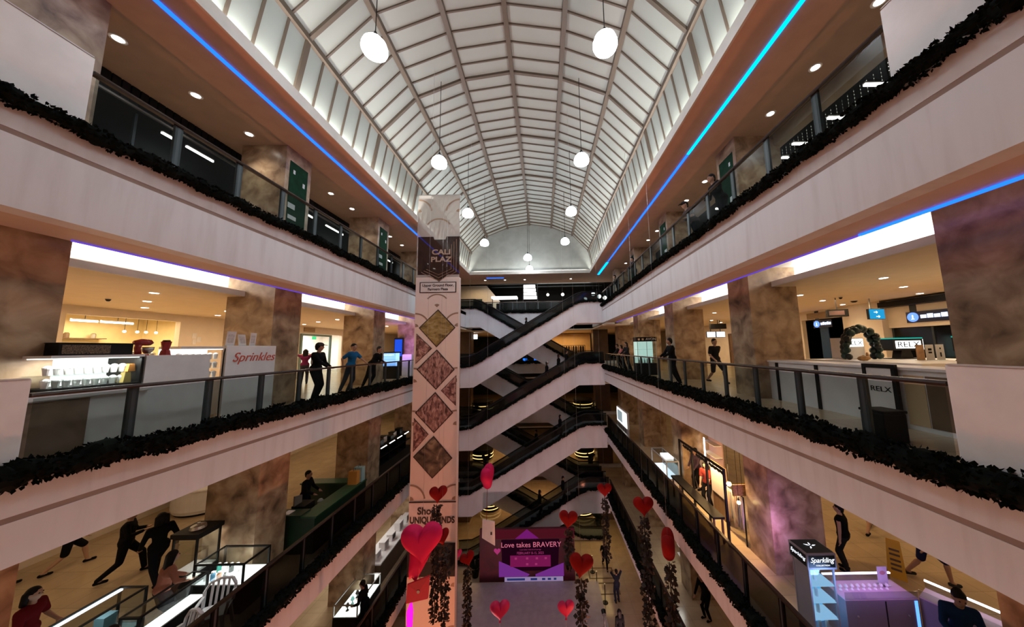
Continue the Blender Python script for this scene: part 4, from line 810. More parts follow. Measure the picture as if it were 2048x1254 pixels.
# ---- right third gallery: sparkling tower, violet counter
M_vio = emis('violet_white_line', (.75, .62, 1.0), 4.5); M_lil = mat('counter_lilac', (.22, .185, .25), .4); M_ice = emis('icy_shelf_glow', (.10, .50, .95), 1.3)
t = thing('tower_case', 'tall icy blue display tower with black lettered sign box', 'display tower', (5.25, 6.62, FC), 0)
MB().box(0, .52, 0, .4, 0, .12).build('base', M_lil, t); MB().box(.02, .5, .36, .4, .12, 1.36).build('lit_back', M_ice, t)
f = MB()
for x in (0, .49):
    for y in (0, .37): f.box(x, x + .03, y, y + .03, .121, 1.36)
f.build('frame', mat('frame_grey', (.34, .32, .38), .4), t)
for z in (.42, .72, 1.02): MB().box(.02, .51, .01, .355, z, z + .014).build('shelf', emis('icy_shelf', (.35, .65, 1.0), 1.2), t)
MB().box(.005, .018, .031, .369, .121, 1.36).build('side_panel', mat('frame_grey', (.34, .32, .38), .4), t)
MB().box(.03, .49, .003, .009, .13, 1.35).build('front_glass', M_clear, t); MB().box(-.03, .55, -.03, .43, 1.36, 1.66).build('sign_box', mat('frame_grey', (.34, .32, .38), .4), t)
MB().box(.0, .52, -.034, -.031, 1.4, 1.62).build('sign_face', mat('sign_ink', (.004, .012, .014), .4), t); MB().box(-.034, -.031, .0, .4, 1.4, 1.62).build('sign_face', MATS['sign_ink'], t); MB().box(-.01, .53, -.01, .41, 1.661, 1.665).build('sign_top', mat('sign_ink_teal', (.004, .03, .034), .4), t)
M_wl = emis('white_script_glow', (.9, .95, 1), 1.3)
text('Sparkling', .13, M_wl, t, (.26, -.037, 1.535), shear=.3, ext=.002); text('COLLECTION', .035, M_wl, t, (.27, -.037, 1.44), ext=.002, sx=1.3); text('Sparkling', .1, M_wl, t, (-.037, .2, 1.53), (PI / 2, 0, -PI / 2), shear=.3, ext=.002)
lf = MB()
for a in (.2, 1.3, 2.6, 4.0): lf.prism([(.26 + .02 * math.cos(a), .2 + .02 * math.sin(a)), (.26 + .07 * math.cos(a + .25), .2 + .07 * math.sin(a + .25)), (.26 + .12 * math.cos(a), .2 + .12 * math.sin(a)), (.26 + .06 * math.cos(a - .25), .2 + .06 * math.sin(a - .25))], 'z', 1.666, 1.67)
lf.build('leaf_emblem', M_wl, t); lamp_at(t, (.26, -.25, 1.2), 5, (.3, .5, 1), .4, .4, (PI / 2.6, 0, 0))
for i in range(9):
    z = FC + (.135, .435, .735, 1.035)[i % 4]; t2 = thing('boxed_bottle', f'pale bottle in the icy blue tower, {["lowest", "second", "third", "top"][i % 4]} shelf, {ORD[i // 4]} from the left', 'bottle', (5.35 + (i // 4) * .15, 6.8, z), 0, 'bottles in the icy tower'); MB().lathe([(0, 0), (.03, 0), (.03, .14), (.012, .17), (0, .17)], 8).build('flask', M_cup, t2); MB().lathe([(0, .171), (.014, .171), (.014, .2), (0, .2)], 8).build('cap', M_steel, t2)
t = thing('lilac_counter', 'lilac counter with violet light lines and a glass top, lower right', 'counter', (5.9, 6.6, FC)); MB().box(0, 1.45, 0, .5, 0, .78).build('body', M_lil, t); MB().box(-.0, 1.45, .0, .5, .781, .80).build('bed', mat('bed_pink', (.6, .42, .55), .5), t)
MB().box(0, 1.45, .47, .5, .93, .955).build('light_line', M_vio, t); MB().box(0, 1.45, .0, .008, .8, .93).build('front_glass', M_clear, t); MB().box(0, 1.45, .488, .496, .8, .929).build('rear_glass', M_clear, t); MB().box(.78, .80, -.006, -.001, .02, .76).build('door_gap', M_case, t); MB().box(1.36, 1.42, -.008, -.001, .02, .76).build('blue_line', emis('blue_line', (.1, .3, 1), 2.0), t)
for x in (.2, 1.2): MB().lathe([(0, 0), (.015, 0), (.015, .02), (0, .02)], 8, (x, -.02, .5)).build('knob', M_steel, t)
for i in range(9): t2 = thing('crystal_ornament', f'small clear ornament in the lilac counter, {ORD[i]} from the tower', 'ornament', (6.05 + i * .12, 6.85, FC + .80), 0, 'ornaments in the lilac counter'); MB().lathe([(0, 0), (.03, 0), (.012, .03), (.035, .07), (.02, .1), (0, .105)], 8).build('crystal', M_cup, t2)
lamp_at(t, (.7, -.1, 1.15), 4, (.62, .35, 1), 1.2, .3, (.5, 0, 0)); lamp_at(t, (-.4, 1.1, 1.0), 22, (.75, .35, 1.0), .5, .5, (PI * .6, 0, .3))  # second area is added behind the counter to tint the column violet
t = thing('lilac_counter', 'angled lilac counter end with a long white light line, at the right edge', 'counter', (7.42, 6.65, FC), math.atan2(-1.6, .85)); MB().box(0, 1.9, 0, .45, 0, .78).build('body', M_lil, t); MB().box(0, 1.9, 0, .45, .781, .8).build('bed', MATS['bed_pink'], t); MB().box(0, 1.9, .42, .45, .93, .96).build('light_line', emis('white_line', (.95, .9, 1), 6), t); MB().box(0, 1.9, 0, .008, .8, .93).build('front_glass', M_clear, t); MB().box(0, 1.9, .44, .447, .8, .929).build('rear_glass', M_clear, t)
t = thing('counter_sign', 'white upright card sign on the lilac counter', 'sign', (7.05, 6.95, FC + .80)); MB().box(-.1, .1, -.006, .006, .01, .36).build('card', mat('card_lilac', (.62, .58, .72), .5), t); MB().box(-.11, .11, -.05, .05, 0, .01).build('foot', M_clear, t); m = MB().lathe([(0, 0), (.05, 0), (.05, .002), (0, .002)], 16); m.v = [(x * 1.2, -.007 - z, .24 + y * .8) for x, y, z in m.v]; m.build('oval_print', mat('print_pink', (.5, .25, .28), .5), t)
t = thing('floor_sign', 'yellow folding caution floor sign on the right third floor', 'floor sign', (8.85, 8.35, FC), -.8); M_y = mat('sign_yellow', (.75, .42, .02), .5)
for s in (-1, 1):
    f = MB(); vs = [(-.16, s * .18, 0), (.16, s * .18, 0), (.12, s * .02, .82), (-.12, s * .02, .82)]; f.add(vs + [(x, y + s * .015, z) for x, y, z in vs], [(0, 1, 2, 3), (7, 6, 5, 4), (0, 4, 5, 1), (1, 5, 6, 2), (2, 6, 7, 3), (3, 7, 4, 0)]); f.build('leaf', M_y, t)
q = MB()
for z in (.62, .52, .40, .30, .2): yy = -(.18 - .16 * z / .82) - .02; q.box(-.09, .09, yy - .004, yy, z - .025, z + .025)
q.build('warning_print', M_brn, t)
# ---- craft booth with track lights
t = thing('track_frame', 'black post frame with track spotlights round the warm lit craft booth', 'frame', (5.35, 9.55, FC)); f = MB()
for y in (0, 1.0, 2.0, 3.0): MB().box(-.03, .03, y - .03, y + .03, 0, 2.1).build('post', M_black, t)
MB().box(-.03, .03, -.03, 3.03, 2.1, 2.16).build('beam', M_black, t)
for i, y in enumerate((.2, .4, .6, .8, 1.25, 1.45, 1.65, 2.25, 2.45, 2.65)): m = MB(); m.tube([(0, y, 2.1), (0, y, 2.03)], .012, 6); m.tube([(.0, y, 2.03), (.1, y + .03, 1.93)], [.035, .045], 8); m.build('spot_head', M_black, t)
for y, p in ((.5, 60), (1.6, 45), (2.5, 30)): lamp_at(t, (.25, y, 1.95), p, (1, .62, .25), .12, .12, (0, -.5, 0))
for i, (x, y, z) in enumerate(((5.85, 10.2, 10.25), (5.6, 9.35, 10.1))):
    t2 = thing('globe_bulb', f'glowing warm globe bulb in the craft booth, {["larger one over the hanging cloths", "smaller one at the near post"][i]}', 'bulb', (x, y, z)); r = .07 - i * .02; MB().ball((0, 0, 0), r, 12).build('globe', emis('amber_globe', (1, .72, .3), 16), t2, smooth=True); MB().tube([(0, 0, r), (0, 0, r + .06)], .018, 8).build('socket', M_black, t2); MB().tube([(0, 0, r + .06), (0, 0, 12.555 - z)], .005, 5).build('cord', M_black, t2)
t = thing('booth_table', 'wooden booth table along the railing under the track frame', 'table', (5.25, 9.6, FC)); MB().box(-.3, .05, 0, 3.0, .72, .78).build('top', M_case, t)
for x in (-.27, -.02):
    for y in (.05, 2.9): MB().box(x, x + .05, y, y + .05, 0, .719).build('leg', M_wood, t)
t = thing('canvas', 'large grey white canvas leaning in the craft booth', 'canvas', (5.95, 11.0, FC)); MB().box(-.02, .02, -.42, .42, .75, 1.75).build('cloth', mat('canvas_grey', (.52, .46, .45), .7), t); MB().box(.021, .05, -.44, .44, .0, 1.78).build('easel_board', M_wood, t)
t = thing('cloth_rack', 'rack of draped pale cloths in the craft booth', 'cloth rack', (5.85, 9.95, FC)); MB().tube([(0, -.42, 1.35), (0, .42, 1.35)], .015, 6).build('rail', M_black, t)
for y in (-.42, .42): MB().box(-.015, .015, y - .015, y + .015, 0, 1.35).build('post', M_black, t)
rnd = random.Random(9)
for i in range(7):
    m = MB(); y = -.36 + i * .12; h = .95 + rnd.uniform(-.1, .1); vs = []; N = 8
    for k in range(N + 1):
        for j in range(5): vs.append((-.04 + .03 * math.sin(j * 1.7 + k * .5 + i), y + (j - 2) * .028 * (1 + k * .05), 1.34 - h * k / N))
    m.add(vs, [(k * 5 + j, k * 5 + j + 1, k * 5 + j + 6, k * 5 + j + 5) for k in range(N) for j in range(4)]); o = m.build('cloth', [mat('cloth_cream', (.6, .5, .38), .8), mat('cloth_grey', (.3, .29, .3), .8), mat('cloth_sand', (.5, .36, .24), .8)][i % 3], t, smooth=True, fix=False); so = o.modifiers.new('thick', 'SOLIDIFY'); so.thickness = .006
t = thing('wicker_shade', 'wicker panel hanging at the near end of the craft booth', 'panel', (5.9, 9.62, FC + 1.36)); MB().box(-.3, .3, -.02, .02, 0, .32).build('weave', ramp_mat('wicker', [(.35, (.1, .05, .02)), (.6, (.35, .2, .09))], 30, 2, .7, (1, 1, 4)), t); MB().tube([(0, 0, .32), (0, 0, 1.83)], .006, 5).build('cord', M_black, t)
# ---- lit boxes along the far right third gallery
t = thing('ad_lightbox', 'bright white lightbox with a picture on the right third gallery', 'lightbox', (5.15, 20.6, FC)); MB().box(-.06, .06, -1.3, 1.3, .75, 1.75).build('housing', M_white, t); MB().box(-.07, -.061, -1.25, 1.25, .8, 1.7).build('lit_face', M_lit, t); MB().box(-.075, -.071, -.2, 1.1, .9, 1.6).build('picture', emis('pale_picture', (.45, .55, .6), .6), t)
MB().box(-.05, .05, -1.3, 1.3, 0, .749).build('poster_panel', mat('panel_lilac_grey', (.45, .4, .42), .5), t)
for i in range(2):
    for j in range(4): MB().box(-.056, -.051, -1.0 + j * .55, -.65 + j * .55, .1 + i * .33, .36 + i * .33).build('picture_tile', M_brn, t)
t = frame_case('white_showcase', 'white framed glass showcase beside the craft booth, right third floor', 'showcase', 5.1, 5.65, 13.4, 15.2, FC, 1.0, .3, M_bluewhite, 6, COOL, mat('frame_pale', (.5, .48, .5), .4), mat('frame_pale', (.5, .48, .5), .4)); MB().box(.1, .45, .3, .9, 1.001, 1.06).build('lit_panel', M_lit, t)
t = thing('display_shelf', 'tall pink lit shelf of goods behind the white showcase, right third floor', 'shelf', (7.0, 13.0, FC)); MB().box(0, .05, -.5, 1.5, 0, 2.2).build('back', mat('shelf_pink', (.45, .3, .33), .5), t)
for z in (.5, .95, 1.4, 1.85): MB().box(-.3, 0, -.5, 1.5, z, z + .025).build('shelf', M_paper, t)
MB().box(-.31, -.29, .2, .3, .2, 2.0).build('lit_strip', M_lit, t)
# ================================================================== LOWEST BALCONY (floor D)
t = thing('white_counter', 'long white shop counter on the left lowest balcony', 'counter', (-8.3, 14.5, FD)); MB().box(0, .9, 0, 3.9, 0, .86).build('body', M_brownwall, t); MB().box(-.03, .93, -.03, 3.93, .86, .92).build('worktop', M_white, t)
for i, (y, h) in enumerate(((.3, .3), (1.0, .36), (1.7, .3), (2.5, .4), (3.3, .34))): t2 = thing('display_box', f'white product box on the left lowest counter, {ORD[i]} from the near end', 'box', (-7.8, 14.55 + y, FD + .92), 0, 'boxes on the white counter'); MB().box(-.14, .14, -.2, .2, 0, h).build('carton', M_white, t2); MB().box(.141, .146, -.12, .12, .05, h - .05).build('label_panel', M_case if i in (2, 4) else mat('label_grey', (.4, .38, .38), .5), t2)
t = frame_case('jewel_case', 'brightly lit jewellery case in front of the white counter, lowest left balcony', 'showcase', -7.9, -7.0, 12.2, 13.8, FD, 1.02, .6, M_lit, 10, COOL, M_steel, M_case); area('shop_light', (-9.0, 15.5, 7.5), (0, 0, 0), 1.2, 3, 60, COOL)
for i in range(4): t2 = thing('jewel_stand', f'dark bust stand in the jewellery case, {ORD[i]} from the near end', 'stand', (-7.55, 12.5 + i * .3, FD + .613), 0, 'stands in the jewellery case'); MB().lathe([(0, 0), (.06, 0), (.02, .05), (.02, .1), (.07, .16), (.03, .26), (0, .27)], 10).build('bust', mat('stand_teal', (.15, .35, .33), .4) if i == 1 else M_case, t2); MB().lathe([(.04, .18), (.065, .17), (.05, .2)], 10).build('necklace', M_steel, t2)
t = thing('lit_cabinet', 'white lit shelving with goods on the right lowest balcony', 'shelving', (6.6, 14.2, FD)); MB().box(0, .06, -.6, 1.4, 0, 1.9).build('back', M_white, t)
for z in (.45, .85, 1.25, 1.65): MB().box(-.4, 0, -.6, 1.4, z, z + .03).build('shelf', M_white, t)
MB().box(-.02, -.001, -.5, 1.3, 1.0, 1.2).build('lit_band', M_lit, t); lamp_at(t, (-.6, .4, 1.95), 22, COOL, .3, 1.5)
for i in range(12): t2 = thing('folded_goods', f'folded item on the white lit shelving, shelf {["one", "two", "three"][i // 4]}, {ORD[i % 4]} from the near end', 'goods', (6.4, 13.8 + (i % 4) * .45, FD + (.48, .88, 1.28)[i // 4]), 0, 'goods on the lit shelving'); MB().box(-.12, .12, -.15, .15, 0, .1 + .05 * (i % 2)).build('stack', [M_paper, M_case, M_brn][i % 3], t2); MB().box(-.1, .1, -.13, .13, .1 + .05 * (i % 2), .12 + .05 * (i % 2)).build('top_item', M_paper, t2)
t = thing('magazine_rack', 'rack of pale magazines near the column on the right lowest balcony', 'rack', (5.2, 8.9, FD)); MB().box(-.3, .3, -.5, .5, 0, .7).build('body', M_brn, t)
for i in range(5): MB().box(-.28, .28, -.45 + i * .19, -.3 + i * .19, .701, .95 - .04 * (i % 2)).build('magazine', M_paper if i % 2 else M_kraft, t)
# ================================================================== PEOPLE
def capsule(mb, a, b, ra, rb, n=10):
    a = Vector(a); b = Vector(b); d = b - a
    if d.length < 1e-4: d = Vector((0, 0, 1e-3)); b = a + d
    u = d.normalized(); up = Vector((0, 0, 1)) if abs(u.z) < .9 else Vector((0, 1, 0))
    p = u.cross(up).normalized(); q = p.cross(u)
    rings = []
    for k in range(5): t = PI / 2 * k / 4 - PI / 2; rings.append((a + u * ra * math.sin(t), max(ra * math.cos(t), .0005)))
    for k in range(5): t = PI / 2 * k / 4; rings.append((b + u * rb * math.sin(t), max(rb * math.cos(t), .0005)))
    vs = []; fs = []
    for c, r in rings:
        for j in range(n): w = 2 * PI * j / n; vs.append(c + (p * math.cos(w) + q * math.sin(w)) * r)
    for i in range(len(rings) - 1):
        for j in range(n): fs.append((i * n + j, i * n + (j + 1) % n, (i + 1) * n + (j + 1) % n, (i + 1) * n + j))
    fs.append(tuple(range(n))[::-1]); fs.append(tuple((len(rings) - 1) * n + j for j in range(n)))
    mb.add(vs, fs)
def ik(a, c, l1, l2, bend):
    a = Vector(a); c = Vector(c); d = c - a; L = d.length
    if L > (l1 + l2) * .999: c = a + d * ((l1 + l2) * .999 / L); d = c - a; L = d.length
    x = (l1 * l1 - l2 * l2 + L * L) / (2 * L); h = math.sqrt(max(l1 * l1 - x * x, 0)); u = d / L
    b = Vector(bend); b = (b - u * b.dot(u)); b = b.normalized() if b.length > 1e-4 else Vector((0, 0, 1))
    return a + u * x + b * h, c
SKIN = mat('skin_brown', (.36, .20, .13), .5); SKIN2 = mat('skin_tan', (.48, .29, .20), .5); HAIRM = mat('hair_black', (.006, .0045, .004), .6, spec=.2)
def cloth(name, c): return mat('cloth_' + name, c, .9, spec=.1)
def fuse(mb, name, m, parent, vox=.017, sm=4):
    o = mb.build(name, m, parent, smooth=True)
    r = o.modifiers.new('fuse', 'REMESH'); r.mode = 'VOXEL'; r.voxel_size = vox; r.use_smooth_shade = True
    s = o.modifiers.new('soften', 'SMOOTH'); s.iterations = sm; s.factor = .5
    return o
def person(label, loc, rz, h=1.68, pitch=0.0, hands=None, feet=None, pel=None, knees=None, shirt=(.006, .006, .007), pants=(.006, .006, .008), sleeve='short', hair='short', cap=None, skin=None, skirt=False, legs='long', face=0.0, group=None, twist=0.0, vest=None, shoe=(.006, .006, .006), headp=0.0):
    k = h / 1.70; t = thing('person', label, 'person', loc, rz, group); V = Vector; skin = skin or SKIN
    pz = (pel if pel is not None else .93)
    P = V((0, 0, pz)); cp, sp = math.cos(pitch), math.sin(pitch)
    def T(x, y, z): return P + V((x, y * cp + z * sp, -y * sp + z * cp))
    waist, chest, neck = T(0, 0, .16), T(0, .0, .36), T(0, 0, .53)
    hp = pitch * .4 + headp; hc = neck + V((0, math.sin(hp) * .16 + .015, math.cos(hp) * .16))
    hu = V((0, math.sin(hp), math.cos(hp))); hf = V((math.sin(face) * 1, math.cos(face) * math.cos(hp), -math.sin(hp))).normalized(); hr = hf.cross(hu).normalized()
    sh = [T(s * .185, 0, .47) for s in (-1, 1)]
    if hands is None: hands = ((-.25, .03, .80), (.25, .03, .80))
    if feet is None: feet = ((-.10, -.02, 0), (.11, .04, 0))
    arm = []
    for s, S, H in zip((-1, 1), sh, hands): e, w = ik(S, H, .285, .26, (s * .5, -.8, -.3)); arm.append((S, e, w))
    leg = []
    for i, (s, F) in enumerate(zip((-1, 1), feet)):
        A = V((F[0], F[1], F[2] + .085)); Hp = P + V((s * .09, 0, -.03)); kn, an = ik(Hp, A, .43, .43, (knees[i] if knees else (0, 1, 0))); leg.append((Hp, kn, an))
    S_ = lambda m: setattr(m, 'v', [tuple(V(p) * k) for p in m.v])
    b = MB()
    capsule(b, P + V((-.05, 0, .02)), P + V((.05, 0, .02)), .12, .12); capsule(b, P, waist, .125, .11); capsule(b, waist, chest, .112, .13); capsule(b, T(-.08, 0, .40), T(.08, 0, .40), .11, .11); capsule(b, T(-.13, 0, .46), T(.13, 0, .46), .065, .065); capsule(b, T(0, 0, .48), hc - hu * .05, .058, .052)
    b.ball(tuple(hc), .098, 12, (.86, 1.0, 1.16)); capsule(b, hc - hu * .055 + hf * .03, hc - hu * .075 + hf * .045, .055, .045); capsule(b, hc + hf * .09 + hu * .012, hc + hf * .112 - hu * .022, .012, .017); capsule(b, hc + hf * .088 - hu * .055 - hr * .018, hc + hf * .088 - hu * .055 + hr * .018, .011, .011)
    for s in (-1, 1): capsule(b, hc + hr * s * .086 + hu * .015, hc + hr * s * .09 - hu * .025, .016, .012)
    for i, (S, e, w) in enumerate(arm):
        s = -1 if i == 0 else 1
        capsule(b, S, e, .05, .04); capsule(b, e, w, .041, .028); d = (w - e).normalized(); sd = d.cross(V((0, 0, 1))); sd = sd.normalized() if sd.length > .1 else V((1, 0, 0)); dn = d.cross(sd)
        pm = w + d * .055; capsule(b, w, pm, .028, .032); capsule(b, pm - sd * .02, pm + sd * .02, .026, .026)
        for j, (o_, L_) in enumerate(((-.03, .07), (-.010, .082), (.011, .076), (.03, .058))):
            r0 = pm + d * .022 + sd * o_; r1 = r0 + d * L_ * .55 - dn * .006; r2 = r1 + d * L_ * .4 - dn * .02
            capsule(b, r0, r1, .0105, .0095, 6); capsule(b, r1, r2, .0095, .008, 6)
        th = w + d * .03 - sd * s * .025; capsule(b, th, th + d * .03 - sd * s * .03, .012, .011, 6); capsule(b, th + d * .03 - sd * s * .03, th + d * .06 - sd * s * .034, .011, .009, 6)
    for Hp, kn, an in leg: capsule(b, Hp, kn, .088, .056); capsule(b, kn + (an - kn) * .2 + V((0, -.012, 0)), an, .058, .036); capsule(b, an, an + V((0, .1, -.05)), .036, .03)
    S_(b); fuse(b, 'body', skin, t, .015, 3)
    c = MB()
    capsule(c, P + V((-.06, 0, .04)), P + V((.06, 0, .04)), .135, .135); capsule(c, P + V((0, 0, .05)), waist, .14, .128); capsule(c, waist, chest, .128, .145); capsule(c, T(-.085, 0, .39), T(.085, 0, .39), .126, .126); capsule(c, T(-.135, 0, .455), T(.135, 0, .455), .082, .082)
    for S, e, w in arm:
        if sleeve == 'long': capsule(c, S, e, .066, .055); capsule(c, e, e + (w - e) * .9, .055, .043)
        elif sleeve == 'short': capsule(c, S, S + (e - S) * .75, .068, .064)
        else: capsule(c, S, S + (e - S) * .12, .06, .055)
    S_(c); fuse(c, 'shirt', cloth('%02x%02x%02x' % tuple(int(x * 255) for x in shirt), shirt), t)
    if vest:
        c = MB(); capsule(c, T(-.07, -.05, .2), T(-.07, -.05, .42), .10, .11); capsule(c, T(.02, -.06, .2), T(.02, -.06, .42), .10, .11); S_(c); fuse(c, 'bib', cloth('%02x%02x%02x' % tuple(int(x * 255) for x in vest), vest), t)
    c = MB(); capsule(c, P + V((-.055, 0, -.0)), P + V((.055, 0, -.0)), .132, .132)
    for Hp, kn, an in leg:
        if skirt: capsule(c, Hp + V((0, 0, .02)), Hp + (kn - Hp) * .75, .12, .13)
        elif legs == 'short': capsule(c, Hp, kn + (Hp - kn) * .1, .105, .085)
        else: capsule(c, Hp, kn, .103, .074); capsule(c, kn, an + V((0, 0, .02)), .074, .056)
    S_(c); fuse(c, 'trousers' if not skirt else 'skirt', cloth('%02x%02x%02x' % tuple(int(x * 255) for x in pants), pants), t)
    for Hp, kn, an in leg:
        c = MB(); a0 = an + V((0, -.03, -.045)); capsule(c, a0, a0 + V((0, .17, -.0)), .042, .036, 8); c.v = [(x, y, max(z, an.z - .083)) for x, y, z in c.v]; S_(c); c.build('shoe', cloth('%02x%02x%02x' % tuple(int(x * 255) for x in shoe), shoe), t, smooth=True)
    c = MB(); hb = hc + hu * .035 - hf * .022; c.ball(tuple(hb), .103, 12, (.92, 1.0, 1.0)); capsule(c, hc - hf * .06, hc - hf * .065 - hu * .06, .07, .05)
    if hair == 'long':
        for o_ in (-.05, 0, .05): capsule(c, hc - hf * .06 + hr * o_ + hu * .02, hc - hf * .085 + hr * o_ - hu * .27, .06, .042)
        for s in (-1, 1): capsule(c, hc + hr * s * .085 + hu * .03, hc + hr * s * .09 - hu * .16 - hf * .03, .035, .028)
    elif hair == 'bob':
        for s in (-1, 0, 1): capsule(c, hc - hf * .05 + hr * s * .075 + hu * .03, hc - hf * .06 + hr * s * .085 - hu * .13, .055, .05)
    elif hair == 'bun': c.ball(tuple(hc + hu * .11 - hf * .06), .055, 10)
    S_(c); fuse(c, 'hair', HAIRM, t, .014, 2)
    for s in (-1, 1):
        c = MB(); c.ball(tuple((hc + hf * .088 + hr * s * .034 + hu * .012) * k), .011 * k, 8); c.build('eye', HAIRM, t)
    if cap:
        c = MB(); c.ball(tuple(hc + hu * .055), .112, 12, (.92, 1.0, .72)); br = [hc + hf * .09 + hu * .06 + hr * .07, hc + hf * .19 + hu * .045 + hr * .05, hc + hf * .19 + hu * .045 - hr * .05, hc + hf * .09 + hu * .06 - hr * .07]; c.add(br + [p + hu * .012 for p in br], [(0, 1, 2, 3), (7, 6, 5, 4), (0, 4, 5, 1), (1, 5, 6, 2), (2, 6, 7, 3), (3, 7, 4, 0)]); S_(c); c.build('cap', cloth('%02x%02x%02x' % tuple(int(x * 255) for x in cap), cap), t, smooth=False)
    return t
RAILH = ((-.16, .36, 1.0), (.16, .36, 1.0))
def lean(label, loc, rz, **kw):
    kw.setdefault('pitch', .38); kw.setdefault('hands', ((-.17, .42, 1.02), (.13, .42, 1.02))); kw.setdefault('feet', ((-.1, -.14, 0), (.1, -.28, 0))); return person(label, loc, rz, **kw)
WALK = dict(feet=((-.09, .34, 0), (.09, -.36, .03)), pel=.87, hands=((-.24, -.22, .86), (.24, .24, .9)))
WALK2 = dict(feet=((-.09, -.38, .02), (.09, .32, 0)), pel=.87, hands=((-.24, .24, .88), (.24, -.2, .86)))
E90 = -PI / 2; W90 = PI / 2
# second floor, left
person('person in cap, dark clothes and white bib, standing at the left second floor railing', (-6.95, 9.3, FB), E90, 1.72, .1, ((-.2, .3, 1.0), (.1, .42, 1.02)), face=-.9, cap=(.05, .04, .04), vest=(.6, .55, .5), sleeve='long')
lean('person in blue short sleeved shirt leaning on the left second floor railing', (-7.0, 11.05, FB), E90, h=1.72, pitch=.12, hands=((-.2, .46, 1.02), (.26, -.1, .95)), shirt=(.01, .09, .22), pants=(.03, .04, .06), face=.4)
lean('person in black bent over the left second floor railing next to the blue lit kiosk', (-7.05, 12.5, FB), E90, h=1.7, pitch=.55, sleeve='long', headp=-.2)
person('long haired person in a dark pink top holding up a phone before the bright store', (-11.3, 14.4, FB), .55, 1.58, 0, ((-.1, .3, 1.5), (.12, .3, 1.5)), shirt=(.12, .015, .06), hair='long', skin=SKIN2, pants=(.03, .03, .05))
# top floor, right
lean('person leaning over the right top floor railing, nearest of the two, bare headed', (5.05, 8.0, FA), W90, h=1.7, pitch=.4, sleeve='long')
lean('person in a cap leaning over the right top floor railing with hands together', (5.05, 9.5, FA), W90, h=1.68, pitch=.5, cap=(.03, .03, .03), skin=SKIN2, sleeve='short', shirt=(.06, .04, .04))
lean('person in dark clothes standing at the right top floor railing, farther off', (4.95, 15.8, FA), W90, h=1.68, pitch=.15, sleeve='long')
lean('small far off person at the end of the right top floor railing', (4.95, 19.4, FA), W90, h=1.6, pitch=.35, sleeve='long')
# second floor, right
lean('person in black jacket at the right second floor railing beside the cosmetics case', (5.05, 11.95, FB), W90, h=1.74, pitch=.12, sleeve='long', face=.5)
person('person in black football shirt walking towards the camera on the right second floor', (6.75, 12.0, FB), PI + .2, 1.74, .03, shirt=(.012, .012, .014), legs='short', pants=(.02, .02, .025), **WALK)
for i, (x, y, h, sc, hr_, lb) in enumerate(((5.0, 20.3, 1.62, (.02, .02, .02), 'short', 'person in black, leftmost of the group by the far right second floor railing'), (5.0, 19.3, 1.55, (.4, .13, .13), 'long', 'person in a pink top in the group by the far right second floor railing'), (5.1, 18.5, 1.7, (.02, .018, .02), 'bob', 'person in dark top, right one of the group by the far right railing'), (5.45, 19.85, 1.66, (.03, .025, .03), 'short', 'person in dark grey behind the group at the far right railing'))):
    lean(lb, (x, y, FB), W90 + .2 * (i - 1), h=h, pitch=.12, shirt=sc, hair=hr_, sleeve='long' if i != 1 else 'short')
# third floor, left
person('person in black walking away across the left third floor, hidden above the shoulders', (-11.35, 8.75, FC), -.9, 1.72, .04, feet=WALK['feet'], pel=.87, hands=((-.14, .3, 1.1), (.16, .32, 1.12)), sleeve='long')
person('person in black hooded top striding past the popcorn cart, left third floor', (-10.15, 8.5, FC), 1.2, 1.74, .05, sleeve='long', hair='bob', **WALK2)
person('person with ponytail and red top at the lower left corner', (-9.55, 6.1, FC), -1.2, 1.6, .05, ((-.15, .3, 1.0), (.18, .3, 1.0)), shirt=(.14, .008, .012), hair='bob', skin=SKIN2)
person('person with dark ponytail and tan top leaning over the lit table, left third floor', (-8.25, 7.05, FC), -.5, 1.58, .18, ((-.16, .4, 1.0), (.2, .38, 1.02)), shirt=(.30, .12, .08), hair='long', skin=SKIN2, sleeve='long', pants=(.012, .012, .014), skirt=True)
person('dark haired person seated low between the showcase and the railing, left third floor', (-7.65, 5.75, FC), -.4, 1.6, .15, ((-.15, .3, .62), (.15, .3, .62)), ((-.12, .38, 0), (.12, .38, 0)), pel=.46, sleeve='long')
person('person in black standing inside the dark green booth', (-8.45, 11.2, FC), -1.4, 1.68, .1, ((-.18, .35, 1.0), (.18, .35, 1.0)), sleeve='long')
for i, (x, y, r) in enumerate(((-13.4, 9.1, -.6), (-14.0, 8.2, -.4))):
    person(f'person of whom only the lower legs show under the balcony, {["right", "left"][i]} one, left third floor', (x, y, FC), r, 1.62, 0, legs='short', skin=SKIN2, **WALK)
# third floor, right
person('person in a dark bun and deep blue top at the lower right edge', (7.05, 5.75, FC), 2.6, 1.6, .1, ((-.16, .35, 1.0), (.18, .33, 1.0)), shirt=(.008, .03, .09), hair='bun', sleeve='long', headp=.25)
person('person with bare calves walking on the right third floor, seen below the balcony', (10.0, 10.1, FC), -1.1, 1.66, 0, legs='short', **WALK)
person('person in dark shoes further right behind, only feet showing below the balcony', (10.9, 10.6, FC), -1.0, 1.68, 0, **WALK2)
person('person in blue shorts striding past the yellow caution sign', (9.45, 8.15, FC), -1.9, 1.7, .05, legs='short', pants=(.012, .016, .06), shirt=(.02, .02, .06), shoe=(.03, .03, .03), **WALK2)
person('person in black with a yellow pouch behind the icy display tower', (7.75, 8.5, FC), .6, 1.6, .05, sleeve='none', skin=SKIN2, pants=(.02, .02, .022))
person('person with long hair and red top standing in the warm craft booth', (5.95, 11.75, FC), 2.2, 1.58, .12, ((-.12, .3, .86), (.14, .3, .86)), pel=.9, shirt=(.2, .03, .025), hair='long', skin=SKIN2)
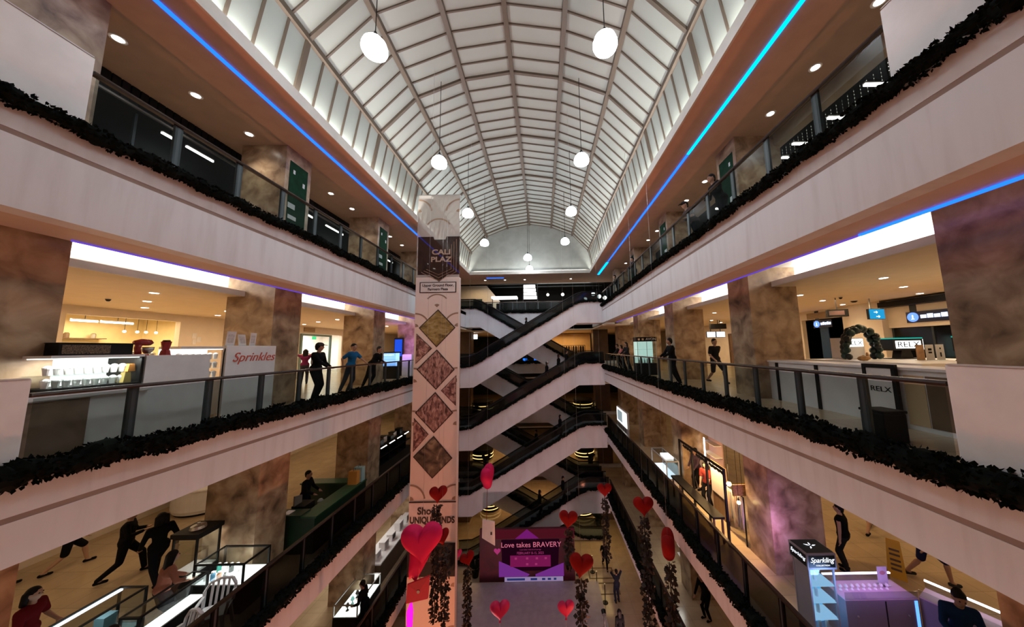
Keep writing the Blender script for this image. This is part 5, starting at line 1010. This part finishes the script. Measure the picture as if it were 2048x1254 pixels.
person('person with dark hair behind the white showcase, right third floor', (6.25, 13.1, FC), 1.9, 1.6, .08, ((-.16, .32, .95), (.16, .32, .95)), sleeve='long', shirt=(.05, .03, .05))
# lowest balcony and ground
lean('person in dark clothes bending at the left lowest balcony counter', (-6.85, 12.4, FD), E90 + PI, h=1.68, pitch=.2, sleeve='long', hands=((-.2, .3, 1.0), (.2, .3, 1.0)))
person('person in black leaning over a dark counter on the right lowest balcony', (6.0, 12.6, FD), 1.9, 1.62, .3, ((-.16, .42, .9), (.16, .42, .9)), sleeve='long')
person('person carrying a bag walking on the bright ground floor patch by the queue posts', (3.85, 22.0, 0), PI, 1.66, 0, sleeve='short', **WALK)
person('person with raised elbows standing on the ground floor right of the stage', (4.0, 19.2, 0), .2, 1.72, 0, ((-.12, .22, 1.55), (.14, .2, 1.55)), shirt=(.02, .025, .04), pants=(.015, .02, .04))
person('dark haired person at the bottom edge right of the stage', (3.55, 16.6, 0), .3, 1.6, .1, sleeve='long', hair='long')
# escalators
def esc_z(lo, hi, s): return lo + (hi - lo) * min(max((s - 1.1) / 7.9, 0), 1) + .12
for i, (lo, hi, s, yy, rear, lb) in enumerate(((FB, FA, 5.1, 25.5, True, 'person riding the upper rear escalator in front of the top floor'), (FB, FA, 4.5, 25.5, True, 'shorter person riding just below on the upper rear escalator'), (FC, FB, 7.5, 23.05, False, 'person near the top of the second front escalator'), (FC, FB, 8.1, 23.05, False, 'second person near the top of the second front escalator, ahead'), (FC, FB, 6.6, 23.05, False, 'person in a pale cap lower on the second front escalator'), (FD, FC, 4.4, 25.5, True, 'person leaning on the rail of the third rear escalator'), (FD, FC, 7.5, 23.05, False, 'person high on the third front escalator'), (FG, FD, 7.6, 23.05, False, 'slim person standing high on the lowest front escalator'), (FG, FD, 5.9, 23.05, False, 'person halfway up the lowest front escalator'))):
    x = (3.7 - s) if rear else (XL + s)
    person(lb, (x, yy, esc_z(lo, hi, s)), (PI / 2 if rear else -PI / 2), 1.62 + .03 * (i % 3), .06, sleeve='long', hair='short' if i % 2 else 'bob', cap=(.5, .48, .46) if i == 4 else None)
# ================================================================== GROUND FLOOR EVENT
M_hotpink = mat('foil_hot_pink', (.72, .012, .11), .7, spec=.2); M_redh = mat('velvet_red', (.23, .006, .005), .85, spec=.15); M_pinkh = mat('foil_pink', (.74, .025, .13), .5, spec=.3)
def heart_mesh(w, d, n=40, m=9):
    """puffed heart, width w, thickness d, upright in the x-z plane, centre at the origin"""
    pts = []
    for i in range(n):
        t = 2 * PI * i / n; pts.append((16 * math.sin(t) ** 3, 13 * math.cos(t) - 5 * math.cos(2 * t) - 2 * math.cos(3 * t) - math.cos(4 * t)))
    mb = MB(); vs = []; fs = []; s = w / 32
    for j in range(2 * m + 1):
        a = PI * j / (2 * m); rr = math.sin(a) ** .55 if 0 < j < 2 * m else .02; y = -d / 2 * math.cos(a)
        for x, z in pts: vs.append((x * s * rr, y, (z + 1.5) * s * rr))
    for j in range(2 * m):
        for i in range(n): fs.append((j * n + i, j * n + (i + 1) % n, (j + 1) * n + (i + 1) % n, (j + 1) * n + i))
    fs.append(tuple(range(n))); fs.append(tuple(2 * m * n + i for i in range(n))); mb.add(vs, fs); return mb
def heart(x, y, z, w, m, label, rz=0, tilt=0, wire=True, d=None, group='red and pink hearts hung in the atrium', string=None):
    t = thing('heart_decoration', label, 'heart', (x, y, z), 0, group)
    o = heart_mesh(w, d or w * .42).build('heart_body', m, t, smooth=True); o.rotation_euler = (0, tilt, rz)
    if wire: MB().tube([(0, 0, w * .3), (0, 0, roof_z(x) - z - .03)], .003, 4).build('wire', M_steel, t)
    if string is not None:
        MB().tube([(0, 0, -w * .5), (.01, 0, -(w * .5 + (z - string) * .5)), (0, 0, string - z + .12)], .007, 5).build('string', mat('string_pale', (.5, .42, .45), .6), t); MB().lathe([(0, -w * .55), (.05, -w * .56), (.015, -w * .47), (0, -w * .47)], 10).build('neck', m, t); MB().lathe([(0, string - z), (.09, string - z), (.07, string - z + .12), (0, string - z + .12)], 12).build('weight', m, t)
    return t
M_leafd = mat('vine_leaf_dark', (.03, .02, .014), .7, var=.4, vscale=8)
def vine(x, y, z0, z1, r, label, seed):
    rnd = random.Random(seed); g = MB(); g.tube([(0, 0, 0), (.02, 0, (z0 - z1) * .5), (0, 0, z0 - z1)], .02, 6)
    n = int((z1 - z0) * 105)
    for i in range(n):
        z = -(z1 - z0) * i / n; a = rnd.uniform(0, 2 * PI); rr = .62 * r * (.55 + .45 * abs(math.sin(z * 3.1 + seed))) * rnd.uniform(.2, 1)
        c = Vector((rr * math.cos(a), rr * math.sin(a), z)); d = Vector((math.cos(a + rnd.uniform(-1, 1)), math.sin(a), rnd.uniform(-1.2, .3))).normalized(); w = d.cross(Vector((rnd.uniform(-1, 1), rnd.uniform(-1, 1), .3))).normalized(); L_ = rnd.uniform(.10, .19)
        g.add([c, c + d * L_ * .5 + w * L_ * .45, c + d * L_, c + d * L_ * .5 - w * L_ * .45], [(0, 1, 2, 3)])
    o = g.build('leaf_vine', M_leafd, fix=False); o.location = (x, y, z1); tag(o, label, 'vine', 'dark leaf vines below the hearts'); return o
def px(x, y, Y):    # a point on the photograph's sight line, at depth Y (metres)
    c_, s_ = math.cos(ROLL), math.sin(ROLL); u = (x - CXP) / FPX; v = (627 - y) / FPX
    d = _r2 * u + _u2 * v + _f; k_ = Y / d.y; return Vector((d.x * k_, Y, CAMZ + d.z * k_))
H = [  # label, position, width, material, yaw, tilt
    ('biggest hot pink heart, hanging left in front of the glass tower', (-3.68, 9.6, 9.05), 1.22, M_hotpink, 0, -.12, True),
    ('narrow red heart above a leaf vine, in front of the tower lettering', (-4.4, 13.0, 8.85), .72, M_redh, .55, .1, True),
    ('red heart behind the biggest pink heart, partly hidden', (-4.08, 12.6, 7.45), .62, M_redh, .9, -.1, True),
    ('hot pink heart turned edge on, hanging before the third escalator', (-2.95, 16.0, 8.3), 1.25, M_hotpink, 1.45, 0, True),
    ('red heart over a short vine, right of the stage screen top', (.9, 13.5, 7.55), .78, M_redh, 0, .12, True),
    ('red heart in front of the lowest right escalator landing', (3.2, 17.5, 6.9), .80, M_redh, 0, 0, True),
    ('dark red heart before the right lowest balcony, with a pale highlight', (3.62, 12.0, 8.75), .76, M_redh, 0, 0, True),
    ('long red heart seen edge on, farthest right', (3.86, 10.4, 8.35), .95, M_redh, 1.2, 0, True),
    ('large red heart overlapping the right side of the stage screen', (1.2, 11.8, 6.9), .88, M_redh, .1, .2, True),
    ('dark red heart left of the stage screen, above a long vine', (-3.3, 13.5, 6.1), .60, M_redh, .35, -.25, True)]
for lb, p, w, m, rz, ti, wr in H: heart(*p, w, m, lb, rz, ti, wr)
for i, (x, y, z, w, m, lb) in enumerate(((-2.15, 14.8, 3.15, .88, M_pinkh, 'pink foil heart balloon in front of the screen, left of a pair'), (.78, 14.8, 3.15, .76, M_pinkh, 'pink foil heart balloon in front of the screen, right of a pair'), (2.05, 12.8, 3.05, .94, M_pinkh, 'pink foil heart balloon cut by the bottom edge'), (-5.55, 20.2, 2.1, .56, M_pinkh, 'small pink foil balloon beside the foot of the glass tower'))):
    heart(x, y, z, w, m, lb, .15 if i != 3 else .7, 0, False, None, 'foil heart balloons on strings', 0.0 if i == 3 else (.46 if 17.0 < y < 20 and x < 3 else 0.0))
for i, (x, y, z0, z1, r) in enumerate(((-4.45, 13.0, 4.2, 8.45, .2), (-3.95, 12.6, 4.4, 7.1, .22), (-3.3, 13.5, 1.6, 5.75, .2), (.9, 13.5, 5.6, 7.15, .22), (3.2, 17.5, 3.4, 6.5, .24), (3.62, 12.0, 3.0, 8.35, .26), (3.86, 10.4, 2.2, 7.85, .26), (1.2, 11.8, 2.4, 6.45, .26))):
    vine(x, y, z0, z1, r, ['dark leaf vine below the narrow red heart by the tower lettering', 'dark leaf vine below the half hidden red heart', 'long dark leaf vine left of the stage screen', 'short leaf vine at the right end of the screen top', 'brown leaf vine in front of the lowest right landing', 'dark leaf vine below the heart at the right lowest balcony', 'dark leaf vine below the edge on red heart, farthest right', 'thick leaf vine below the large red heart at the screen'][i], 20 + i)
# envelope and ribbon under the biggest heart
t = thing('envelope', 'red paper envelope hanging below the biggest pink heart', 'envelope', (-3.78, 9.6, 7.72)); MB().prism([(-.32, -.3), (.3, -.18), (.34, .42), (-.3, .2)], 'y', -.03, .03).build('paper', M_hotpink if False else mat('paper_red', (.62, .01, .05), .5), t); MB().prism([(-.3, .2), (.34, .42), (.03, .0)], 'y', -.036, -.031).build('flap', mat('paper_red_dark', (.5, .01, .04), .5), t); MB().lathe([(0, 0), (.045, 0), (.045, .01), (0, .01)], 12).build('seal', M_steel, t).rotation_euler = (PI / 2, 0, 0); t.children[-1].location = (.03, -.04, .02)
MB().tube([(0, 0, .3), (.05, 0, .9)], .003, 4).build('wire', M_steel, t)
t = thing('ribbon_tail', 'pink fabric tail hanging from the biggest heart', 'ribbon', (-3.8, 9.62, 8.72)); m = MB(); vs = []
for k in range(8):
    for j in range(4): vs.append((-.26 + .62 * j / 3 * (1 - k * .09), .03 * math.sin(k + j), -k * .1 + .04 * math.sin(j * 2)))
m.add(vs, [(k * 4 + j, k * 4 + j + 1, k * 4 + j + 5, k * 4 + j + 4) for k in range(7) for j in range(3)]); o = m.build('cloth', M_hotpink, t, smooth=True, fix=False); so = o.modifiers.new('thick', 'SOLIDIFY'); so.thickness = .01
t = thing('neon_tube', 'glowing magenta twisted tube below the envelope', 'light', (-4.12, 9.8, 6.8)); m = MB(); m.tube([(.08, 0, .52), (.03, .04, .2), (.06, -.03, -.1), (-.02, 0, -.5)], [.02, .10, .085, .02], 8); m.build('tube', emis('magenta_glow', (.9, .01, .55), 1.6), t, smooth=True); MB().tube([(.06, .0, -.3), (-.01, -.03, -.62)], [.03, .02], 6).build('core', emis('magenta_core', (1, .5, .9), 3), t); MB().tube([(.08, 0, .5), (.12, -.15, .8)], .004, 4).build('wire', M_steel, t)
t = thing('envelope', 'small dark red envelope under the right foil balloon', 'envelope', (.82, 14.6, 1.75)); MB().prism([(-.22, -.34), (.2, -.1), (.22, .34), (-.2, .2)], 'y', -.02, .02).build('paper', MATS['paper_red'], t); MB().prism([(-.2, .2), (.22, .34), (.02, .02)], 'y', -.026, -.021).build('flap', MATS['paper_red_dark'], t); MB().tube([(0, 0, .27), (-.04, .2, 1.0)], .005, 4).build('string', M_steel, t)
t = thing('hanging_tag', 'white tilted tag hanging under the edge on pink heart', 'tag', (-2.88, 16.0, 5.8)); MB().prism([(-.32, -.35), (.32, -.72), (.3, .38), (-.3, .5)], 'y', -.03, .03).build('card', M_paper, t); MB().tube([(-.1, 0, .45), (-.07, 0, 1.95)], .012, 5).build('cord', M_redh, t); q = MB(); q.cbox((.14, -.034, -.15), (.08, .004, .14)); q.build('print', M_ink, t)
# stage, screen
t = thing('stage', 'low grey stage platform in front of the pink event screen', 'stage', (-1.3, 18.3, 0)); MB().box(-4.4, 4.35, -1.9, 1.9, 0, .42).build('platform', mat('stage_cloth', (.42, .35, .37), .6, var=.08), t); MB().box(-4.42, 4.37, -1.92, 1.92, .421, .45).build('top_sheet', mat('stage_top', (.40, .33, .36), .35, var=.1), t)
M_scr = ramp_mat('screen_wine', [(.3, (.03, .004, .01)), (.6, (.09, .008, .02)), (.8, (.14, .01, .03))], .9, 3, .6)
def lit(name, col, s): return emis(name, col, s)
t = thing('event_screen', 'wide dark pink event screen with lettering behind the stage', 'screen', (-1.25, 20.35, .451)); SW, SH = 2.95, 3.0
MB().box(-SW, SW, -.1, .1, -.0, SH).build('housing', M_scr, t); MB().box(-SW + .5 + .5, SW, -.112, -.101, 2.45, SH).build('top_band', emis('wine_band', (.07, .006, .012), .9), t)
for nm, pts, m in (('triangle_print', [(-.75, 2.45), (.75, 2.45), (0, SH)], emis('violet_print', (.20, .012, .18), .8)), ('black_panel', [(-1.55, .62), (1.9, .62), (2.0, 2.4), (-1.6, 2.4)], emis('screen_black', (.012, .001, .006), 1)), ('left_violet', [(-1.75, 0.3), (0.0, .3), (.15, .42), (-1.75, 1.2)], emis('violet_print2', (.19, .03, .27), .8)), ('right_violet', [(.5, .3), (2.25, .3), (2.25, 1.05), (.5, .42)], emis('violet_print2', (.19, .03, .27), .8)), ('pink_panel', [(-1.05, .85), (1.45, .85), (1.45, 1.5), (-1.05, 1.5)], emis('pink_print', (.17, .008, .07), 1)), ('bottom_bar', [(-1.4, .02), (2.2, .02), (2.2, .28), (-1.4, .28)], emis('lilac_bar', (.30, .22, .40), .9))):
    d = {'triangle_print': .124, 'black_panel': .118, 'left_violet': .126, 'right_violet': .126, 'pink_panel': .13, 'bottom_bar': .126}[nm]; MB().prism(pts, 'y', -d, -d + .005).build(nm, m, t)
M_pk = emis('pink_letters', (.55, .13, .20), 1.1); M_pk2 = emis('dim_pink_letters', (.30, .03, .12), 1)
text('Love takes BRAVERY', .42, M_pk, t, (.25, -.135, 2.1), sx=1.02, ext=.002); text('it just takes a little bit of courage', .1, M_pk2, t, (.2, -.135, 1.83), ext=.002); text('FEBRUARY 8-15, 2023', .2, M_pk2, t, (.2, -.135, 1.63), ext=.002, sx=.9)
for i, (x, z) in enumerate(((-.7, 1.33), (0, 1.33), (.6, 1.33), (1.15, 1.33), (0, 1.0), (.55, 1.0))): MB().cbox((x, -.134, z), (.14, .004, .12)).build('icon', M_pk2, t)
for x, w in ((-1.0, .5), (-.45, .6), (.4, .4), (1.0, .2), (1.35, .2), (1.7, .16)): MB().cbox((x, -.13, .15), (w, .004, .12)).build('sponsor_mark', emis('mark_navy', (.02, .03, .12), 1), t)
o = heart_mesh(.42, .05).build('small_heart', emis('pink_heart_print', (.35, .03, .14), 1), t); o.location = (-1.85, -.13, 1.75)
for i, x in enumerate((-5.2, 2.6)):
    t = thing('stage_light', f'black stage wash light on a stand, {["left", "right"][i]} front of the stage', 'stage light', (x, 15.6, 0)); MB().tube([(0, 0, .04), (0, 0, 2.2)], .02, 8).build('stand', M_black, t); MB().lathe([(0, 0), (.28, 0), (.26, .04), (0, .04)], 14).build('base', M_black, t); MB().tube([(0, -.02, 2.25), (.0, .16, 2.3)], [.09, .11], 12).build('lamp_head', M_black, t)
    l = bpy.data.lights.new('wash', 'SPOT'); l.energy = 25; l.color = (1.0, .25, .55); l.spot_size = 1.9; l.spot_blend = .8; l.shadow_soft_size = .1; o = bpy.data.objects.new('wash', l); COL.objects.link(o); o.parent = t; o.location = (0, .2, 2.32); d = Vector((-1.2 - x, 3.4, -.9)); o.rotation_euler = d.to_track_quat('-Z', 'Y').to_euler()
# pink floor up-lights added to tint the lower fascias and brighten the escalators
for i, (x, y) in enumerate(((-5.7, 4.5), (3.8, 4.0), (-5.9, 10.8), (3.9, 11.5), (-3.6, 14.6), (3.75, 14.9))):
    t = thing('uplight', f'added low black pink floor uplight, {["left near", "right near", "left middle", "right middle", "left far", "right far"][i]} edge of the atrium floor', 'uplight', (x, y, 0), 0, 'added pink floor uplights'); MB().lathe([(0, 0), (.14, 0), (.16, .06), (.13, .22), (0, .22)], 14).build('can', M_black, t); MB().lathe([(0, .221), (.12, .221), (.12, .23), (0, .23)], 14).build('lens', emis('pink_lens', (1, .25, .45), 4), t)
    l = bpy.data.lights.new('pink_fill_beam', 'SPOT'); l.energy = 1900 if i < 4 else 650; l.color = (1.0, .33, .17) if i < 4 else (1.0, .55, .52); l.spot_size = 2.4; l.spot_blend = 1; l.shadow_soft_size = .12; o = bpy.data.objects.new('pink_fill_beam', l); COL.objects.link(o); o.parent = t; o.location = (0, 0, .26); o.rotation_euler = (Vector((-x * .8 - 1, 0, 12)) if i < 4 else Vector((-x * .5, 8.5, 8))).to_track_quat('-Z', 'Y').to_euler()
# queue posts, inlays, ground furniture
for i, (x, y) in enumerate(((2.95, 21.6), (3.0, 20.2), (3.3, 19.2))):
    t = thing('queue_post', f'slim dark queue post on the ground floor right of the screen, {["farthest", "middle", "nearest"][i]}', 'queue post', (x, y, 0), 0, 'queue posts'); MB().tube([(0, 0, .03), (0, 0, .95)], .025, 8).build('post', M_black, t); MB().lathe([(0, 0), (.17, 0), (.15, .03), (0, .035)], 16).build('base', M_black, t); MB().lathe([(0, .951), (.04, .951), (.04, 1.0), (0, 1.0)], 10).build('cap', M_steel, t)
for x0, x1, y0, y1 in ((2.65, 4.3, 21.0, 22.0), (2.75, 4.35, 19.75, 20.7)):
    f = MB(); f.box(x0, x1, y0, y0 + .1, 0, .004); f.box(x0, x1, y1 - .1, y1, 0, .004); f.box(x0, x0 + .1, y0 + .1, y1 - .1, 0, .004); f.box(x1 - .1, x1, y0 + .1, y1 - .1, 0, .004); struct(f.build('trim_floor_inlay', M_brownwall))
area('ground_warm', (3.6, 23.8, 3.0), (0, 0, 0), 1.6, 3.5, 45, (1, .66, .25)); area('ground_warm', (-5.6, 24.0, 3.0), (0, 0, 0), 1.2, 2.5, 30, (1, .6, .2))
def plant(x, y, z, h, label):
    t = thing('potted_plant', label, 'plant', (x, y, z), 0, 'dark potted plants'); MB().lathe([(0, 0), (.2, 0), (.26, .45), (.22, .45), (.2, .4), (0, .4)], 16).build('pot', M_case, t)
    g = MB(); rnd = random.Random(int(x * 10 + y))
    for i in range(34):
        a = rnd.uniform(0, 2 * PI); L_ = h * rnd.uniform(.5, 1); d = Vector((math.cos(a), math.sin(a), 0)); w = Vector((-d.y, d.x, 0)) * .035; p0 = Vector((0, 0, .4)); p1 = p0 + d * L_ * .3 + Vector((0, 0, L_ * .6)); p2 = p0 + d * L_ * .6 + Vector((0, 0, L_ * .5)); g.add([p0 - w * .4, p0 + w * .4, p1 + w, p2, p1 - w], [(0, 1, 2, 3, 4)])
    g.build('foliage', mat('plant_dark', (.012, .02, .01), .6), t, fix=False)
plant(-4.7, 21.4, 0, 1.3, 'dark potted plant behind the left end of the event screen'); plant(-5.3, 28.0, FD, 1.0, 'dark potted plant on the far lowest gallery, left'); plant(4.0, 28.2, FD, .9, 'dark potted plant on the far lowest gallery, right'); plant(4.3, 26.9, 0, 1.2, 'dark potted plant on the ground floor by the right escalator foot')
def desk(x, y, z, w, label, m=M_case, lit_=True):
    t = thing('round_counter', label, 'counter', (x, y, z), 0, 'rounded counters on the far galleries'); MB().lathe([(0, 0), (w * .92, 0), (w * .92, .12), (w, .2), (w, .85), (w * 1.05, .88), (w * 1.05, .95), (0, .95)], 28).build('body', m, t)
    if lit_: MB().lathe([(w * 1.001, .5), (w * 1.02, .5), (w * 1.02, .56), (w * 1.001, .56)], 28).build('light_ring', emis('amber_ring', (1, .62, .2), 2.2), t); MB().lathe([(w * 1.001, .22), (w * 1.02, .22), (w * 1.02, .27), (w * 1.001, .27)], 28).build('light_ring', emis('amber_ring', (1, .62, .2), 2.2), t)
for z, nm in ((FC, 'third'), (FD, 'lowest')):
    desk(-6.0, 30.0, z, 1.0, f'dark rounded counter with amber light rings, far {nm} gallery, left'); desk(3.7, 30.0, z, .9, f'dark rounded counter with amber light rings, far {nm} gallery, right')
desk(3.2, 29.0, 0, 1.1, 'dark rounded counter with amber light rings on the ground floor behind the escalator foot')
desk(-5.2, 29.9, 0, .9, 'dark rounded counter with amber rings on the ground floor behind the tower')
# ================================================================== FAR TOP FLOOR
for i in range(8):
    x = -5.2 + i * 1.05
    t = thing('massage_chair', f'black massage chair behind the far top railing, {ORD[i]} from the glass tower', 'chair', (x, 28.4, FA), 0, 'row of black massage chairs'); MB().prism([(-.3, 0), (.3, 0), (.34, .35), (-.34, .35)], 'x', -.32, .32).build('base', M_case, t); MB().box(-.3, .3, -.35, .3, .351, .5).build('seat', M_case, t, bevel=.04)
    MB().prism([(.12, .5), (.32, .5), (.5, 1.22), (.44, 1.3), (.3, 1.28)], 'x', -.32, .32).build('backrest', M_case, t, bevel=.05)
    for s in (-1, 1): MB().box(s * .38 - .07, s * .38 + .07, -.35, .25, .0, .68).build('armrest', M_case, t, bevel=.04)
t = thing('lightbox', 'tall bright white light panel in four bands in the far dark store', 'light panel', (-1.35, 33, 20.9))
for i in range(4): MB().box(-.75, .72 - .06 * i, -.03, .03, -.8 + i * .42, -.46 + i * .42).build('lit_band', M_tube if False else emis('panel_white', (1, 1, .98), 3), t)
fr = MB(); fr.box(-.85, -.78, -.06, .06, -3.15, .95); fr.box(.75, .82, -.06, .06, -3.15, .95); fr.build('frame', M_slate, t)
t = thing('lit_canopy', 'long white lit canopy over a counter in the far store', 'canopy', (-4.2, 33, FA)); MB().box(-1.4, 1.4, -.6, .6, 2.45, 2.62).build('canopy', emis('panel_white', (1, 1, .98), 3), t)
for x in (-1.35, 1.35): MB().box(x - .04, x + .04, -.04, .04, 0, 2.45).build('post', M_slate, t)
MB().box(-1.2, 1.2, -.3, .3, 0, 1.0).build('counter', M_case, t)
for i, (x, y, z, r) in enumerate(((.55, 31, 20.2, .14), (2.1, 31, 20.2, .16), (5.2, 30.5, 20.1, .2), (6.0, 31.5, 20.0, .22), (4.5, 31.5, 19.7, .24), (6.4, 30.6, 19.7, .2))):
    t = thing('globe_lamp', f'white globe lamp in the far top store, {ORD[i]} from the left', 'lamp', (x, y, z), 0, 'globe lamps in the far store'); MB().ball((0, 0, 0), r, 14).build('globe', emis('globe_white', (1, .97, .9), 5), t, smooth=True); MB().tube([(0, 0, r), (0, 0, 22.38 - z)], .012, 5).build('cord', M_black, t)
t = thing('ride_car', 'small orange ride car on the far top floor', 'ride', (3.9, 30.2, FA)); M_or = mat('ride_orange', (.75, .14, .03), .3); MB().box(-.5, .5, -.3, .3, 0, 1.2).build('plinth', M_case, t); MB().prism([(-.7, 1.35), (.7, 1.35), (.72, 1.65), (.35, 1.7), (.15, 1.98), (-.3, 1.98), (-.5, 1.68), (-.72, 1.62)], 'y', -.3, .3).build('car_body', M_or, t, bevel=.04)
for x in (-.42, .42):
    for s in (-1, 1): m = MB().lathe([(0, -.05), (.15, -.05), (.15, .05), (0, .05)], 14); m.v = [(xx + x, s * .32 + z, 1.36 + yy) for xx, yy, z in m.v]; m.build('wheel', M_case, t)
MB().prism([(.12, 1.72), (.28, 1.72), (.1, 1.94), (-.1, 1.94)], 'y', -.305, .305).build('window', M_slate, t)
struct(MB().prism([(-9.5, FA), (-4.9, FA), (-4.9, 20.1), (-6.4, 21.9), (-9.5, 21.9)], 'y', 34.0, 34.2).build('wall_far_shop', M_wall)); area('far_shop_light', (-7, 32, 21.6), (0, 0, 0), 2, 2, 60, WARM)
t = thing('panel_board', 'tall dark green board on the far cream shop wall', 'board', (-7.4, 33.9, FA)); MB().box(-.5, .5, 0, .08, .2, 2.6).build('board', M_greend, t); MB().box(-.55, .55, -.02, 0, .1, .2).build('ledge', M_case, t)
area('far_store_light', (2.5, 33, 22.2), (0, 0, 0), 6, 3, 420, (1, .95, .88))
pipe = MB()
for i in range(7): pipe.tube([(-6, 29.5 + i * 1.1, 22.1 - .1 * (i % 3)), (7, 29.5 + i * 1.1, 22.1 - .1 * (i % 3))], .06, 6)
struct(pipe.build('ceiling_pipes', M_slate))
# second floor far: sign, warm clothes shop, blue lights
t = thing('lit_sign', 'bright white lit sign under the far second floor ceiling, left', 'sign', (-6.9, 29.5, 15.9)); MB().box(-.45, .45, -.06, .06, -.22, .22).build('sign_box', M_relx, t); MB().bar((0, 0, .22), (0, 0, .5), .03).build('hanger', M_black, t); MB().box(-.47, .47, .061, .08, -.24, .24).build('housing', M_case, t)
struct(MB().box(.4, 5.2, 33.5, 33.6, FB, 16.2).build('wall_shop_far', mat('shop_ochre', (.62, .40, .18), .6))); area('warm_shop', (2.6, 32, 16.0), (0, 0, 0), 3.5, 1.2, 70, (1, .66, .3))
t = thing('clothes_rack', 'rack of dark clothes in the warm far shop', 'rack', (3.2, 32.2, FB)); MB().tube([(-1.2, 0, 1.7), (1.2, 0, 1.7)], .03, 6).build('rail', M_black, t)
for x in (-1.2, 1.2): MB().tube([(x, 0, 0), (x, 0, 1.7)], .03, 6).build('post', M_black, t)
for i in range(9): MB().prism([(-.12, 0), (.12, 0), (.1, .75), (.03, .85), (-.03, .85), (-.1, .75)], 'y', -.03, .03).build('garment', M_case if i % 3 else M_brn, t).location = (-1.0 + i * .25, 0, .8)
for i, x in enumerate((-1.85, -.76)):
    t = thing('blue_screen', f'small blue lit screen in the dark far hall between the escalators, {["left", "right"][i]}', 'screen', (x, 30, FB), 0, 'blue screens in the far hall'); MB().box(-.2, .2, 0, .06, .05, .5).build('display', emis('blue_small', (.02, .2, 1), 2), t); MB().box(-.23, .23, .061, .1, 0, .55).build('housing', M_case, t)
t = thing('lit_stall', 'warm lit craft stall on the far third gallery', 'stall', (-2.6, 30.2, FC)); MB().box(-1.0, 1.0, -.4, .4, 0, .9).build('counter', M_case, t); MB().prism([(-.9, .9), (.95, .9), (.5, 1.35), (-.4, 1.6)], 'y', -.3, .3).build('goods_heap', mat('goods_straw', (.6, .36, .16), .8, var=.3, vscale=6), t); MB().ball((-.75, 0, 2.0), .11, 12).build('bulb', emis('amber_globe', (1, .72, .3), 16), t); MB().tube([(-.75, 0, 2.1), (-.75, 0, 3.0)], .01, 5).build('cord', M_black, t); lamp_at(t, (-.2, -.2, 2.1), 30, (1, .6, .25), .3, .3)
t = thing('fire_box', 'small dark red box on the column under the left third balcony edge', 'box', (-7.58, 8.75, 7.35)); MB().box(0, .12, -.12, .12, -.16, .16).build('box_body', mat('box_dark_red', (.14, .006, .006), .5), t); MB().box(.121, .127, -.09, .09, -.12, .12).build('door', mat('box_red_door', (.2, .01, .01), .5), t)
